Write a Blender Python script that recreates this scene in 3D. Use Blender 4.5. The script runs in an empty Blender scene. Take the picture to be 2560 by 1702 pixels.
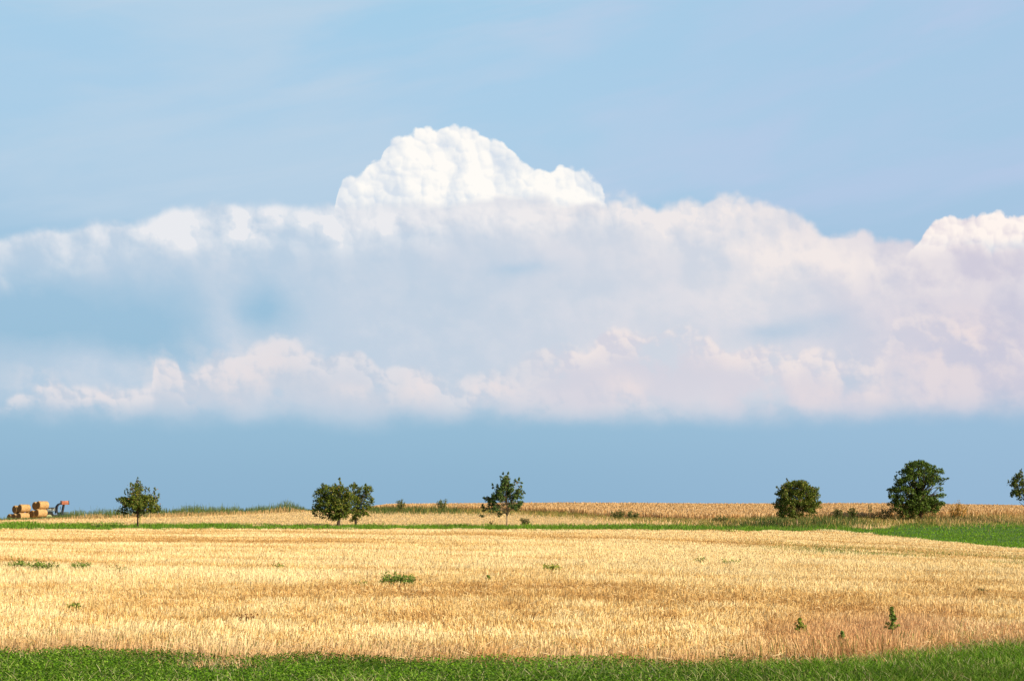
import bpy, math, random
import numpy as np
from mathutils import Vector
R = math.radians
C = bpy.context.scene.collection
rng = np.random.default_rng(7)
random.seed(7)

# ---------------------------------------------------------------- camera
F, YH, CX = 3555.6, 1302.0, 1280.0        # focal length and eye level, in pixels of the 2560 wide photograph
EYE = 1.6
cam = bpy.data.objects.new('camera', bpy.data.cameras.new('camera'))
C.objects.link(cam)
cam.data.lens = 50; cam.data.sensor_width = 36
cam.data.shift_y = (YH - 851.0) / 2560.0
cam.data.clip_start = 0.1; cam.data.clip_end = 20000
cam.location = (0, 0, EYE); cam.rotation_euler = (R(90), 0, 0)
bpy.context.scene.camera = cam
vs = bpy.context.scene.view_settings
vs.view_transform = 'Standard'; vs.look = 'None'; vs.gamma = 1
EXPO = 0.45
vs.exposure = EXPO
cy = bpy.context.scene.cycles
cy.max_bounces = 6; cy.diffuse_bounces = 3; cy.transmission_bounces = 4; cy.transparent_max_bounces = 4

# ---------------------------------------------------------------- sun
SUN_EL = R(29); SUN_AZ = R(58)            # from behind the camera, 58 degrees to its right
sd = Vector((math.sin(SUN_AZ) * math.cos(SUN_EL), -math.cos(SUN_AZ) * math.cos(SUN_EL), math.sin(SUN_EL)))
sun = bpy.data.objects.new('sun', bpy.data.lights.new('sun', 'SUN'))
C.objects.link(sun)
sun.data.energy = 4.6; sun.data.angle = R(0.5); sun.data.color = (1.0, 0.90, 0.73)
sun.rotation_euler = sd.to_track_quat('Z', 'Y').to_euler()
sun.location = (30, -40, 60)

# ---------------------------------------------------------------- sky (world), clouds by azimuth and elevation
def lin(c):
    return tuple((x / 255 / 12.92) if x / 255 <= 0.04045 else ((x / 255 + 0.055) / 1.055) ** 2.4 for x in c)
KX = 2 ** (-EXPO)
def sk(*c):
    return tuple(v * KX for v in lin(c)) + (1,)
world = bpy.data.worlds.new("World"); bpy.context.scene.world = world
world.use_nodes = True
NT = world.node_tree; NT.nodes.clear()

class S:
    """a scalar socket with arithmetic"""
    def __init__(s, k): s.k = k
    def __add__(a, b): return m('ADD', a, b)
    __radd__ = __add__
    def __sub__(a, b): return m('SUBTRACT', a, b)
    def __rsub__(a, b): return m('SUBTRACT', b, a)
    def __mul__(a, b): return m('MULTIPLY', a, b)
    __rmul__ = __mul__
    def __truediv__(a, b): return m('DIVIDE', a, b)
def put(inp, v):
    if isinstance(v, S): NT.links.new(v.k, inp)
    elif isinstance(v, bpy.types.NodeSocket): NT.links.new(v, inp)
    else: inp.default_value = v
def m(op, a, b=0.0, c=0.0, clamp=False):
    n = NT.nodes.new('ShaderNodeMath'); n.operation = op; n.use_clamp = clamp
    put(n.inputs[0], a); put(n.inputs[1], b)
    if op in ('MULTIPLY_ADD',): put(n.inputs[2], c)
    return S(n.outputs[0])
def ss(x, a, b, lo=0.0, hi=1.0):
    n = NT.nodes.new('ShaderNodeMapRange'); n.interpolation_type = 'SMOOTHSTEP'
    put(n.inputs[0], x); put(n.inputs[1], a); put(n.inputs[2], b); put(n.inputs[3], lo); put(n.inputs[4], hi)
    return S(n.outputs[0])
def ln(x, a, b, lo=0.0, hi=1.0):
    n = NT.nodes.new('ShaderNodeMapRange'); n.interpolation_type = 'LINEAR'; n.clamp = True
    put(n.inputs[0], x); put(n.inputs[1], a); put(n.inputs[2], b); put(n.inputs[3], lo); put(n.inputs[4], hi)
    return S(n.outputs[0])
def vec(x, y, z=0.0):
    n = NT.nodes.new('ShaderNodeCombineXYZ')
    put(n.inputs[0], x); put(n.inputs[1], y); put(n.inputs[2], z)
    return n.outputs[0]
def noise(v, scale, detail=3, rough=0.5, dist=0.0):
    n = NT.nodes.new('ShaderNodeTexNoise')
    NT.links.new(v, n.inputs['Vector'])
    n.inputs['Scale'].default_value = scale; n.inputs['Detail'].default_value = detail
    n.inputs['Roughness'].default_value = rough; n.inputs['Distortion'].default_value = dist
    return S(n.outputs[0])
def voro(v, scale):
    n = NT.nodes.new('ShaderNodeTexVoronoi'); n.feature = 'SMOOTH_F1'; n.voronoi_dimensions = '2D'
    NT.links.new(v, n.inputs['Vector']); n.inputs['Scale'].default_value = scale
    n.inputs['Smoothness'].default_value = 0.35
    d = S(n.outputs['Distance'])
    return 1.0 - d * d
def mix(f, a, b):
    n = NT.nodes.new('ShaderNodeMix'); n.data_type = 'RGBA'; n.clamp_factor = True
    put(n.inputs[0], f); put(n.inputs[6], a); put(n.inputs[7], b)
    return n.outputs[2]
def cvt(px, py):
    u = (px - CX) / F; v = (YH - py) / F
    return math.atan(u) * 3.5556, math.atan2(v, math.hypot(u, 1)) * 3.5556
A0, A1 = -1.45, 1.45
def curve(x, pts):
    """float curve over azimuth; pts in photo pixels -> elevation"""
    n = NT.nodes.new('ShaderNodeFloatCurve')
    c = n.mapping.curves[0]
    q = sorted(cvt(*p) for p in pts)
    P = [((a - A0) / (A1 - A0), (e + 0.4) / 1.8) for a, e in q]
    P = [(0.0, P[0][1])] + P + [(1.0, P[-1][1])]
    c.points[0].location = P[0]; c.points[1].location = P[-1]
    for p in P[1:-1]: c.points.new(*p)
    for p in c.points: p.handle_type = 'AUTO_CLAMPED'
    n.mapping.update()
    put(n.inputs['Value'], (x - A0) / (A1 - A0))
    return S(n.outputs[0]) * 1.8 - 0.4

tc = NT.nodes.new('ShaderNodeTexCoord')
sp = NT.nodes.new('ShaderNodeSeparateXYZ'); NT.links.new(tc.outputs['Generated'], sp.inputs[0])
gx, gy, gz = (S(o) for o in sp.outputs)
AZ = m('ARCTAN2', gx, gy) * 3.5556
EL = m('ARCSINE', gz) * 3.5556
P0 = vec(AZ, EL)
# slow and fast warps shared by all layers
w1 = noise(P0, 5.0, 4, 0.55) - 0.5
w2 = noise(vec(AZ + 7.3, EL + 2.1), 5.0, 4, 0.55) - 0.5

# clear sky gradient
def grad(x, stops):
    n = NT.nodes.new('ShaderNodeValToRGB'); put(n.inputs[0], x)
    r = n.color_ramp; r.interpolation = 'B_SPLINE'
    while len(r.elements) > 1: r.elements.remove(r.elements[-1])
    r.elements[0].position, r.elements[0].color = stops[0][0], stops[0][1]
    for p, c in stops[1:]:
        e = r.elements.new(p); e.color = c
    return n.outputs[0]
g = lambda py: cvt(1280, py)[1] / 1.6
sky = grad(EL / 1.6, [(g(1320), sk(141, 178, 206)), (g(1180), sk(145, 182, 209)), (g(1080), sk(150, 188, 213)),
                      (g(900), sk(154, 192, 217)), (g(700), sk(158, 194, 220)), (g(520), sk(168, 202, 228)),
                      (g(380), sk(171, 206, 231)), (g(200), sk(170, 205, 232)), (g(0), sk(163, 205, 232))])
sky = mix(ss(AZ, -0.2, 1.3, 0, 0.35), sky, sk(166, 193, 223))
# thin high streaks
c1 = noise(vec(AZ * 0.55 + EL * -0.35, EL * 1.9 + AZ * -0.28 + w1 * 0.10, 3.1), 2.2, 5, 0.52, 0.4)
c2 = noise(vec(AZ * 0.7 - EL * 0.9, EL * 5.5 - AZ * 1.1 + w2 * 0.12, 9.7), 2.4, 6, 0.6, 0.2)
ci = ss(c1, 0.40, 0.66) * 0.62 + ss(c2, 0.46, 0.78) * 0.30
sky = mix(ci * ss(EL, 0.55, 0.80), sky, mix(ss(AZ, -0.6, 0.9), sk(190, 211, 230), sk(184, 202, 231)))

# cauliflower height field
def heap(ox, oy):
    x = AZ + w1 * 0.05 + ox; y = EL + w2 * 0.05 + oy
    f = noise(vec(x, y), 30, 3, 0.6)
    x2 = x + (f - 0.5) * 0.008; y2 = y + (f - 0.5) * 0.006
    v = vec(x2, y2)
    return voro(v, 9) * 0.52 + voro(v, 20) * 0.27 + voro(v, 44) * 0.14 + f * 0.07
H = heap(0, 0)
HL = heap(0.0045, 0.0045)
relief = (H - HL) * 2.0                                 # > 0 where the swelling faces the sun side

TOWL = [(700, 1300), (800, 620), (840, 520), (852, 462), (880, 440), (905, 425), (930, 405), (948, 408), (958, 378), (985, 350), (1020, 342),
        (1040, 325), (1080, 320), (1110, 318), (1138, 309), (1170, 314), (1195, 328), (1215, 345), (1245, 358), (1268, 370),
        (1285, 393), (1315, 410), (1345, 430), (1372, 440), (1386, 430), (1415, 424), (1460, 430), (1488, 443), (1502, 462),
        (1520, 500), (1600, 900), (1800, 1300)]
TOWR = [(1900, 1300), (2230, 720), (2282, 622), (2304, 588), (2330, 562), (2380, 552), (2430, 546), (2470, 536),
        (2500, 522), (2530, 530), (2560, 536), (2700, 560), (2900, 700)]
mid2 = noise(P0, 8.0, 3, 0.5)
def heap2(o):
    v = vec(AZ + w1 * 0.07 + o, EL * 0.85 + w2 * 0.07 + o * 0.8)
    return voro(v, 5.2) * 0.5 + voro(v, 12) * 0.35 + noise(v, 14, 4, 0.6) * 0.4
REL2 = heap2(0) - heap2(0.022)
def tower(col, pts, y0, y1, lit, dark, sc):
    t = curve(AZ + w2 * 0.012, pts) + (H - 0.72) * (0.045 + mid2 * 0.06) + (noise(P0, 55, 3, 0.6) - 0.5) * 0.014 - EL
    base = ss(EL + (mid2 - 0.5) * 0.08, cvt(1280, y1)[1], cvt(1280, y0)[1])
    a = ss(t, 0.0, 0.011) * base
    f3 = noise(P0, 7, 4, 0.55)
    shade = ln(0.63 + REL2 * 3.2 + relief * 3.0 + (f3 - 0.5) * 1.2 + sc, 0.0, 1.0)
    return mix(a, col, mix(shade, dark, lit))
sky = tower(sky, TOWL, 520, 600, sk(255, 252, 247), sk(216, 225, 236), ss(AZ, -0.42, -0.10) * 0.40 - 0.25)

soft = noise(vec(AZ, EL * 1.3), 6.5, 5, 0.52)
fine = noise(vec(AZ + 3.3, EL), 20, 5, 0.58)
streak = noise(vec(AZ + (EL * 0.35), EL * 0.22, 5.0), 15, 3, 0.5, 0.3)
mid = noise(vec(AZ * 0.8, EL * 1.2, 1.7), 3.4, 4, 0.5, 0.3)

BANK = [(0, 588), (60, 572), (130, 562), (180, 560), (225, 544), (300, 548), (385, 530), (405, 520), (440, 512), (500, 508),
        (545, 497), (600, 500), (700, 496), (745, 508), (765, 500), (850, 505), (940, 500), (1060, 502), (1150, 496), (1195, 486),
        (1240, 480), (1330, 487), (1400, 490), (1440, 494), (1475, 482), (1550, 482), (1600, 486), (1640, 508), (1700, 494), (1760, 508), (1800, 486),
        (1850, 488), (1900, 500), (1960, 522), (2020, 550), (2090, 586), (2150, 578), (2220, 590), (2300, 592),
        (2400, 600), (2480, 606), (2560, 610), (2800, 615)]
def gauss(px, py, rx, ry):
    a, e = cvt(px, py)
    x = (AZ + w1 * 0.10 - a) * (1000.0 / rx); y = (EL + w2 * 0.08 - e) * (1000.0 / ry)
    return m('EXPONENT', (x * x + y * y) * -1.0)
def addup(lst):
    t = None
    for px, py, rx, ry, k in lst:
        q = gauss(px, py, rx, ry) * k
        t = q if t is None else t + q
    return t
w3 = noise(P0, 2.2, 3, 0.5, 0.2) - 0.5
bk = curve(AZ, BANK) + (H - 0.70) * (0.03 + ss(AZ, -0.30, 0.35) * 0.045) + (fine - 0.5) * 0.022 - EL
bot = ss(EL + w3 * 0.05 + (soft - 0.5) * 0.06, cvt(1280, 1085)[1], cvt(1280, 985)[1])
holes = addup([(40, 800, 380, 95, 0.90), (400, 845, 130, 70, 0.5), (655, 775, 70, 60, 0.75), (1300, 668, 80, 20, 0.40),
               (330, 740, 230, 60, 0.35), (1290, 715, 260, 50, 0.12), (1950, 830, 120, 28, 0.45), (1800, 925, 120, 22, 0.2), (2130, 955, 100, 30, 0.22),
               (2060, 800, 60, 20, 0.2), (560, 800, 46, 80, -0.35), (240, 905, 120, 40, -0.30), (860, 770, 70, 50, -0.15)])
veil = (1.0 - ss(bk, 0.05, 0.14)) * ss(AZ, -0.50, -0.40) * (1.0 - ss(AZ, 0.22, 0.35))
cover = m('SUBTRACT', 0.86 + (soft - 0.5) * 0.45 + w3 * 0.5 + ss(AZ, -0.3, 0.7) * 0.12, holes, clamp=True)
body = mix(ss(AZ, -0.8, 0.6), sk(194, 210, 227), sk(216, 218, 227))
body = mix(ss(AZ, 0.55, 1.2), body, sk(208, 204, 219))
puff = ln(0.5 + REL2 * 2.2 + (soft - 0.5) * 1.6 + (fine - 0.5) * 0.5 + relief * 0.9, 0.05, 0.95)
body = mix(ss(mid * 0.5 + puff * 0.3 + soft * 0.2, 0.40, 0.66) * 0.45, body, mix(ss(AZ, -0.6, 0.9), sk(212, 219, 230), sk(226, 221, 228)))
rim = (1.0 - ss(bk + (streak - 0.5) * 0.12 + w3 * 0.06, 0.03, 0.15)) * ss(bk, -0.005, 0.02)
veil = m('MAXIMUM', veil, (1.0 - ss(bk, 0.03, 0.13)) * 0.80)
rimw = rim * ss(puff * 0.6 + streak * 0.55, 0.20, 0.82) * (1.0 - gauss(1130, 500, 330, 30) * 0.75) * (1.0 - gauss(2450, 620, 240, 60) * 0.95) * (1.0 - gauss(2210, 600, 190, 60) * 0.85)
lights = addup([(170, 655, 55, 26, 0.5), (300, 590, 90, 40, 0.5), (480, 600, 80, 50, 0.9), (620, 580, 90, 60, 0.9), (850, 585, 110, 50, 0.7), (1020, 560, 100, 45, 0.5), (1320, 560, 120, 45, 0.5), (1230, 540, 110, 40, 0.5),
                (1520, 530, 150, 40, 0.6), (1750, 560, 120, 60, 0.6), (1950, 640, 130, 45, 0.85), (2150, 650, 200, 55, 0.55),
                (1850, 730, 150, 70, 0.45), (1650, 640, 260, 60, 0.25), (2250, 720, 220, 60, 0.22), (1500, 760, 300, 50, 0.15)])
hi = m('ADD', rimw * 0.85, lights * ln(puff, 0.0, 0.9), clamp=True)
bcol = mix(hi, body, mix(ss(AZ, -0.6, 0.9), sk(235, 236, 240), sk(242, 233, 231)))
sky = mix(ss(bk, 0.0, 0.028) * m('MAXIMUM', m('MAXIMUM', cover, veil), hi * 0.97) * bot, sky, bcol)

sky = tower(sky, TOWR, 615, 690, sk(255, 245, 239), sk(220, 212, 222), 0.18)

def ridge(col, pts, rimc, bodyc, op, rimt=0.07, fade=0.2, amp=0.05, edge=0.012):
    t = curve(AZ + w1 * 0.02, pts) + (H - 0.70) * amp + (fine - 0.5) * 0.014 - EL
    a = ss(t, 0.0, edge) * (1.0 - ss(t, fade * 0.35, fade)) * op * ss(soft + w3 * 0.8 + puff * 0.25, 0.32, 0.60)
    r = (1.0 - ss(t + w3 * 0.08, rimt * 0.2, rimt)) * ss(puff * 0.7 + H * 0.3 + relief, 0.30, 0.72)
    return mix(a, col, mix(r, bodyc, rimc))
floor_ = ss(EL + (soft - 0.5) * 0.07 + w3 * 0.05, cvt(1280, 1070)[1], cvt(1280, 1000)[1])
# low heaps over the dark band, left half
sky = ridge(sky, [(-200, 1040), (0, 1000), (20, 985), (45, 962), (75, 960), (90, 945), (115, 932), (150, 938), (170, 960), (220, 945),
                  (250, 940), (300, 962), (350, 958), (380, 950), (388, 905), (415, 893), (445, 898), (470, 920), (510, 885), (545, 872),
                  (590, 880), (640, 848), (690, 842), (740, 850), (800, 870), (900, 880), (960, 920), (1020, 905), (1040, 912),
                  (1080, 930), (1130, 950), (1170, 925), (1250, 925), (1290, 945), (1370, 965), (1450, 970), (1460, 955), (1520, 940), (1580, 960), (1640, 1000), (1700, 1030), (1800, 1060), (2700, 1100)],
            sk(232, 227, 230), sk(202, 209, 222), floor_ * (0.78 - ss(AZ, -0.55, 0.1) * 0.35), 0.12, 0.26, 0.07, 0.026)
# rosy ridge on the right
sky = ridge(sky, [(-200, 1300), (1000, 1200), (1180, 960), (1300, 900), (1360, 868), (1450, 862), (1520, 832), (1545, 822), (1600, 826), (1700, 822), (1760, 820),
                  (1790, 836), (1830, 868), (1870, 856), (1930, 868), (1990, 884), (2010, 872), (2080, 880), (2140, 876),
                  (2170, 900), (2200, 880), (2240, 800), (2290, 776), (2370, 792), (2430, 828), (2490, 860), (2500, 830),
                  (2545, 840), (2600, 900), (2800, 950)],
            sk(243, 231, 228), sk(214, 211, 222), floor_ * (0.15 + ss(AZ, -0.05, 0.18) * 0.60) * (1.0 - ss(AZ, 0.80, 0.95) * 0.45), 0.10, 0.30, 0.08, 0.024)
more = addup([(110, 960, 60, 30, 0.4), (420, 930, 50, 36, 0.5), (700, 905, 90, 50, 0.4), (900, 975, 70, 24, 0.4), (1850, 890, 130, 30, 0.3), (2400, 830, 100, 50, 0.45), (560, 940, 120, 55, 0.55), (260, 1000, 60, 24, 0.4), (1045, 965, 55, 45, 0.6), (1240, 965, 80, 30, 0.6), (1560, 975, 60, 35, 0.6), (1600, 860, 110, 30, 0.3),
              (2050, 985, 200, 40, 0.35), (2330, 900, 130, 110, 0.40), (2500, 930, 90, 80, 0.25)])
sky = mix(m('MULTIPLY', more * 1.25, ln(puff, 0.2, 0.8), clamp=True) * floor_ , sky, mix(ss(AZ, -0.5, 0.7), sk(235, 226, 227), sk(236, 222, 222)))

# everywhere else the physical sky
nish = NT.nodes.new('ShaderNodeTexSky'); nish.sky_type = 'NISHITA'; nish.sun_disc = False
nish.sun_elevation = SUN_EL; nish.sun_rotation = math.atan2(sd.x, sd.y); nish.air_density = 1.0; nish.dust_density = 1.5
nk = NT.nodes.new('ShaderNodeVectorMath'); nk.operation = 'SCALE'; NT.links.new(nish.outputs[0], nk.inputs[0]); nk.inputs[3].default_value = 0.09
front = (1.0 - ss(m('ABSOLUTE', AZ), 2.0, 3.2)) * (1.0 - ss(EL, 1.5, 2.4))
fin = mix(front, nk.outputs[0], sky)
bg = NT.nodes.new('ShaderNodeBackground'); put(bg.inputs[0], fin); bg.inputs[1].default_value = 1.0
ow = NT.nodes.new('ShaderNodeOutputWorld'); NT.links.new(bg.outputs[0], ow.inputs[0])
world.cycles.sampling_method = 'MANUAL'; world.cycles.sample_map_resolution = 512

# ---------------------------------------------------------------- terrain
COLS = np.array([-400, 0, 400, 800, 1280, 1600, 1900, 2200, 2560, 2900], float)
ROWD = np.array([14, 25, 40, 60, 85, 110, 130, 150, 175, 205], float)
YPX = np.array([
 [1702, 1516, 1422, 1371, 1343, 1328, 1318, 1312, 1309, 1309],
 [1702, 1516, 1422, 1371, 1343, 1326, 1314, 1308, 1304, 1303],
 [1702, 1516, 1422, 1371, 1343, 1326, 1313, 1302, 1292, 1286],
 [1702, 1514, 1420, 1369, 1340, 1325, 1313, 1299, 1285, 1277],
 [1702, 1514, 1420, 1369, 1340, 1324, 1313, 1299, 1283, 1270],
 [1702, 1514, 1421, 1371, 1342, 1326, 1315, 1303, 1287, 1270],
 [1702, 1516, 1425, 1377, 1348, 1331, 1318, 1303, 1284, 1272],
 [1702, 1520, 1432, 1386, 1358, 1341, 1324, 1304, 1282, 1272],
 [1702, 1526, 1442, 1400, 1375, 1356, 1334, 1309, 1285, 1276],
 [1702, 1532, 1452, 1414, 1391, 1370, 1344, 1316, 1290, 1280]], float)
ZT = EYE - (YPX - YH) * ROWD[None, :] / F
ext_d = np.array([-6000, -20, 0, 230, 270, 340, 480, 800, 1500, 6500], float)
zc = ZT[:, -1]
EXT = {-6000: zc * 0, -20: zc * 0, 0: zc * 0, 230: zc - np.where(COLS < 500, 0.75, 0.25), 270: zc - 2.0, 340: zc - 4.5, 480: zc * 0 - 6,
       800: zc * 0 - 10, 1500: zc * 0 - 12, 6500: zc * 0 - 12}
allD = np.concatenate([ext_d[:3], ROWD, ext_d[3:]])
ZALL = np.concatenate([np.stack([EXT[int(d)] for d in ext_d[:3]], 1), ZT, np.stack([EXT[int(d)] for d in ext_d[3:]], 1)], 1)
def hermite(xs, ys, x):
    """monotone-ish cubic along the last axis of ys; ys (..., n) or gathered"""
    n = len(xs)
    i = np.clip(np.searchsorted(xs, x) - 1, 0, n - 2)
    return i, (x - xs[i]) / (xs[i + 1] - xs[i])
def slopes(xs, ys):
    d = np.diff(ys, axis=-1) / np.diff(xs)
    s = np.zeros_like(ys)
    s[..., 0] = d[..., 0]; s[..., -1] = d[..., -1]
    h = np.diff(xs)
    s[..., 1:-1] = (d[..., :-1] * h[1:] + d[..., 1:] * h[:-1]) / (h[1:] + h[:-1])
    return s
SD = slopes(allD, ZALL)
UC = (COLS - CX) / F
def ground_z(x, y):
    x = np.asarray(x, float); y = np.asarray(y, float)
    u = np.clip(x / np.maximum(y, 14.0), UC[0], UC[-1])
    i, t = hermite(allD, None, np.clip(y, allD[0], allD[-1] - 1))
    h = allD[i + 1] - allD[i]
    a, b, c, d = 2*t**3 - 3*t**2 + 1, t**3 - 2*t**2 + t, -2*t**3 + 3*t**2, t**3 - t**2
    cv = np.stack([a * ZALL[k][i] + b * h * SD[k][i] + c * ZALL[k][i + 1] + d * h * SD[k][i + 1] for k in range(len(COLS))], 0)
    j = np.clip(np.searchsorted(UC, u) - 1, 0, len(UC) - 2)
    s = (u - UC[j]) / (UC[j + 1] - UC[j])
    jm = np.maximum(j - 1, 0); jp = np.minimum(j + 2, len(UC) - 1)
    g = lambda q: np.take_along_axis(cv, q[None], 0)[0]
    z0, z1 = g(j), g(j + 1)
    hu = UC[j + 1] - UC[j]
    m0 = (z1 - g(jm)) / np.maximum(UC[j + 1] - UC[jm], 1e-6) * hu
    m1 = (g(jp) - z0) / np.maximum(UC[jp] - UC[j], 1e-6) * hu
    z = (2*s**3 - 3*s**2 + 1) * z0 + (s**3 - 2*s**2 + s) * m0 + (-2*s**3 + 3*s**2) * z1 + (s**3 - s**2) * m1
    return z
def topx(x, y, z):
    return CX + F * x / y, YH - F * (z - EYE) / y
_D = np.arange(13.0, 232.0, 0.1)
def at(px, py):
    """point of the ground seen at a photo pixel"""
    u = (px - CX) / F
    pp = topx(u * _D, _D, ground_z(u * _D, _D))[1]
    k = np.argmax(pp <= py) if np.any(pp <= py) else np.argmin(pp)
    d = _D[k]
    return np.array([u * d, d, float(ground_z(u * d, d))])

# hash noise for layout decisions
_G = rng.random((257, 257))
def vn(x, y, s, o=0.0):
    """value noise 0..1"""
    x = np.asarray(x) * s + o * 13.7 + 500; y = np.asarray(y) * s + o * 7.1 + 500
    xi = np.floor(x).astype(int); yi = np.floor(y).astype(int)
    fx = x - xi; fy = y - yi; fx = fx*fx*(3-2*fx); fy = fy*fy*(3-2*fy)
    q = lambda a, b: _G[a % 257, b % 257]
    return (q(xi, yi)*(1-fx) + q(xi+1, yi)*fx)*(1-fy) + (q(xi, yi+1)*(1-fx) + q(xi+1, yi+1)*fx)*fy
def fb(x, y, s, o=0.0):
    return (vn(x, y, s, o) * 0.55 + vn(x, y, s * 2.3, o + 1) * 0.3 + vn(x, y, s * 5.1, o + 2) * 0.15)
def pl(x, pts):
    p = np.array(pts, float); return np.interp(x, p[:, 0], p[:, 1])

# region lines in photo pixels of the ground
L_VERGE = [(-300, 1630), (0, 1630), (60, 1634), (150, 1627), (250, 1630), (400, 1642), (560, 1655), (800, 1652), (1280, 1656), (1700, 1660),
           (1900, 1657), (2041, 1650), (2204, 1641), (2300, 1628), (2400, 1616), (2560, 1603), (2900, 1575)]
L_GB = [(-300, 1326), (0, 1325), (640, 1324), (1280, 1326), (1700, 1326), (1900, 1329), (2060, 1328), (2120, 1330), (2200, 1340), (2350, 1355),
        (2560, 1376), (2900, 1405)]
L_GT = [(-300, 1308), (0, 1308), (60, 1306), (120, 1311), (250, 1311), (450, 1311), (520, 1309), (600, 1312), (1280, 1314), (1500, 1313),
        (1700, 1312), (1900, 1314), (2080, 1312), (2150, 1322), (2200, 1321), (2260, 1311), (2330, 1305), (2560, 1303), (2900, 1305)]
L_WH = [(-300, 1200), (900, 1200), (925, 1275), (1000, 1275), (1140, 1277), (1300, 1279), (1400, 1284), (1500, 1291), (1600, 1297), (1750, 1303), (1900, 1301),
        (2100, 1299), (2250, 1297), (2400, 1296), (2560, 1294), (2900, 1294)]
def row_coord(px, py, y):
    """drill rows: run across the view, dipping away on the right as the field edge does"""
    return y - 0.0
def regions(x, y, z=None):
    if z is None: z = ground_z(x, y)
    yy = np.maximum(y, 6.0)
    px, py = topx(x, yy, z)
    wob = (vn(x, y, 0.5, 5) - 0.5)
    verge = py + (wob * 8 + (vn(x, y, 2.5, 77) - 0.5) * 12) * np.minimum(1, 20 / yy) > pl(px, L_VERGE)
    w2_ = wob * 5 + (vn(x, y * 0.4, 1.1, 78) - 0.5) * 5
    strip = (~verge) & (py + w2_ < pl(px, L_GB)) & (py + w2_ > pl(px, L_GT))
    wheat = py < pl(px, L_WH)
    mid_ = (~wheat) & (py + w2_ <= pl(px, L_GT)) & (~verge)
    stub = ~(verge | strip | wheat | mid_)
    return px, py, verge, strip, wheat, mid_, stub

# ---------------------------------------------------------------- materials
def mat(name, rough=0.9, attr=None, color=None, noise_scale=None, dark=0.6, trans=0.0, spec=0.2, metallic=0.0, stops=None, bump=0.0):
    mt = bpy.data.materials.new(name); mt.use_nodes = True
    nt = mt.node_tree; b = nt.nodes['Principled BSDF']
    b.inputs['Roughness'].default_value = rough; b.inputs['Specular IOR Level'].default_value = spec
    b.inputs['Metallic'].default_value = metallic
    src = None
    if attr:
        a = nt.nodes.new('ShaderNodeAttribute'); a.attribute_name = attr; src = a.outputs['Color']
    if noise_scale:
        t = nt.nodes.new('ShaderNodeTexCoord'); n = nt.nodes.new('ShaderNodeTexNoise'); n.inputs['Scale'].default_value = noise_scale
        n.inputs['Detail'].default_value = 5
        nt.links.new(t.outputs['Object'], n.inputs['Vector'])
        r = nt.nodes.new('ShaderNodeValToRGB'); nt.links.new(n.outputs[0], r.inputs[0])
        r.color_ramp.elements[0].position = 0.35; r.color_ramp.elements[1].position = 0.65
        c = color or (1, 1, 1)
        r.color_ramp.elements[0].color = (c[0]*dark, c[1]*dark, c[2]*dark, 1); r.color_ramp.elements[1].color = (*c, 1)
        if src:
            mx = nt.nodes.new('ShaderNodeMix'); mx.data_type = 'RGBA'; mx.blend_type = 'MULTIPLY'; mx.inputs[0].default_value = 1
            nt.links.new(src, mx.inputs[6]); nt.links.new(r.outputs[0], mx.inputs[7]); src = mx.outputs[2]
        else: src = r.outputs[0]
        if bump:
            bp = nt.nodes.new('ShaderNodeBump'); bp.inputs['Distance'].default_value = bump; nt.links.new(n.outputs[0], bp.inputs['Height'])
            nt.links.new(bp.outputs[0], b.inputs['Normal'])
    if src: nt.links.new(src, b.inputs['Base Color'])
    else: b.inputs['Base Color'].default_value = (*(color or (.5,.5,.5)), 1)
    if trans:
        tr = nt.nodes.new('ShaderNodeBsdfTranslucent'); ms = nt.nodes.new('ShaderNodeMixShader'); ms.inputs[0].default_value = trans
        if src: nt.links.new(src, tr.inputs[0])
        else: tr.inputs[0].default_value = (*color, 1)
        nt.links.new(b.outputs[0], ms.inputs[1]); nt.links.new(tr.outputs[0], ms.inputs[2])
        nt.links.new(ms.outputs[0], nt.nodes['Material Output'].inputs[0])
    return mt
M_straw = mat('straw', 0.75, 'tint', trans=0.25, spec=0.25)
M_leaf = mat('leaf', 0.6, 'tint', trans=0.28, spec=0.25)
M_grass = mat('grass_blade', 0.65, 'tint', trans=0.35, spec=0.2)
M_bark = mat('bark', 0.9, None, (0.09, 0.06, 0.04), 9, 0.5)
M_ground = mat('soil_and_litter', 0.95, 'tint', (1, 1, 1), 3.0, 0.62, bump=0.03)
M_bale = mat('baled_straw', 0.85, None, (0.57, 0.35, 0.145), 8, 0.5, spec=0.1, bump=0.02)
M_bale_end_shade = mat('baled_straw_end_shaded', 0.9, None, (0.27, 0.15, 0.055), 10, 0.5, spec=0.1)  # darker than the wrap: shade on the bale ends put into the colour
M_tgreen = mat('dark_green_paint', 0.45, None, (0.025, 0.06, 0.04), 3, 0.7, spec=0.4)
M_tdark = mat('dark_steel', 0.5, None, (0.03, 0.035, 0.045), 5, 0.6, spec=0.4)
M_grey = mat('grey_steel', 0.5, None, (0.30, 0.31, 0.32), 5, 0.7, spec=0.5)
M_rubber = mat('rubber', 0.9, None, (0.025, 0.024, 0.022), 6, 0.7)
M_orange = mat('orange_paint', 0.55, None, (0.45, 0.15, 0.07), 4, 0.55, spec=0.4)
M_wood = mat('deck_wood', 0.85, None, (0.22, 0.15, 0.09), 6, 0.6)
M_rim = mat('pale_rim_paint', 0.5, None, (0.55, 0.60, 0.30), 4, 0.7)
M_glass = bpy.data.materials.new('cab_glass'); M_glass.use_nodes = True
_b = M_glass.node_tree.nodes['Principled BSDF']
_b.inputs['Base Color'].default_value = (0.75, 0.85, 0.9, 1); _b.inputs['Roughness'].default_value = 0.05
_b.inputs['Transmission Weight'].default_value = 0.9; _b.inputs['IOR'].default_value = 1.1

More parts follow.
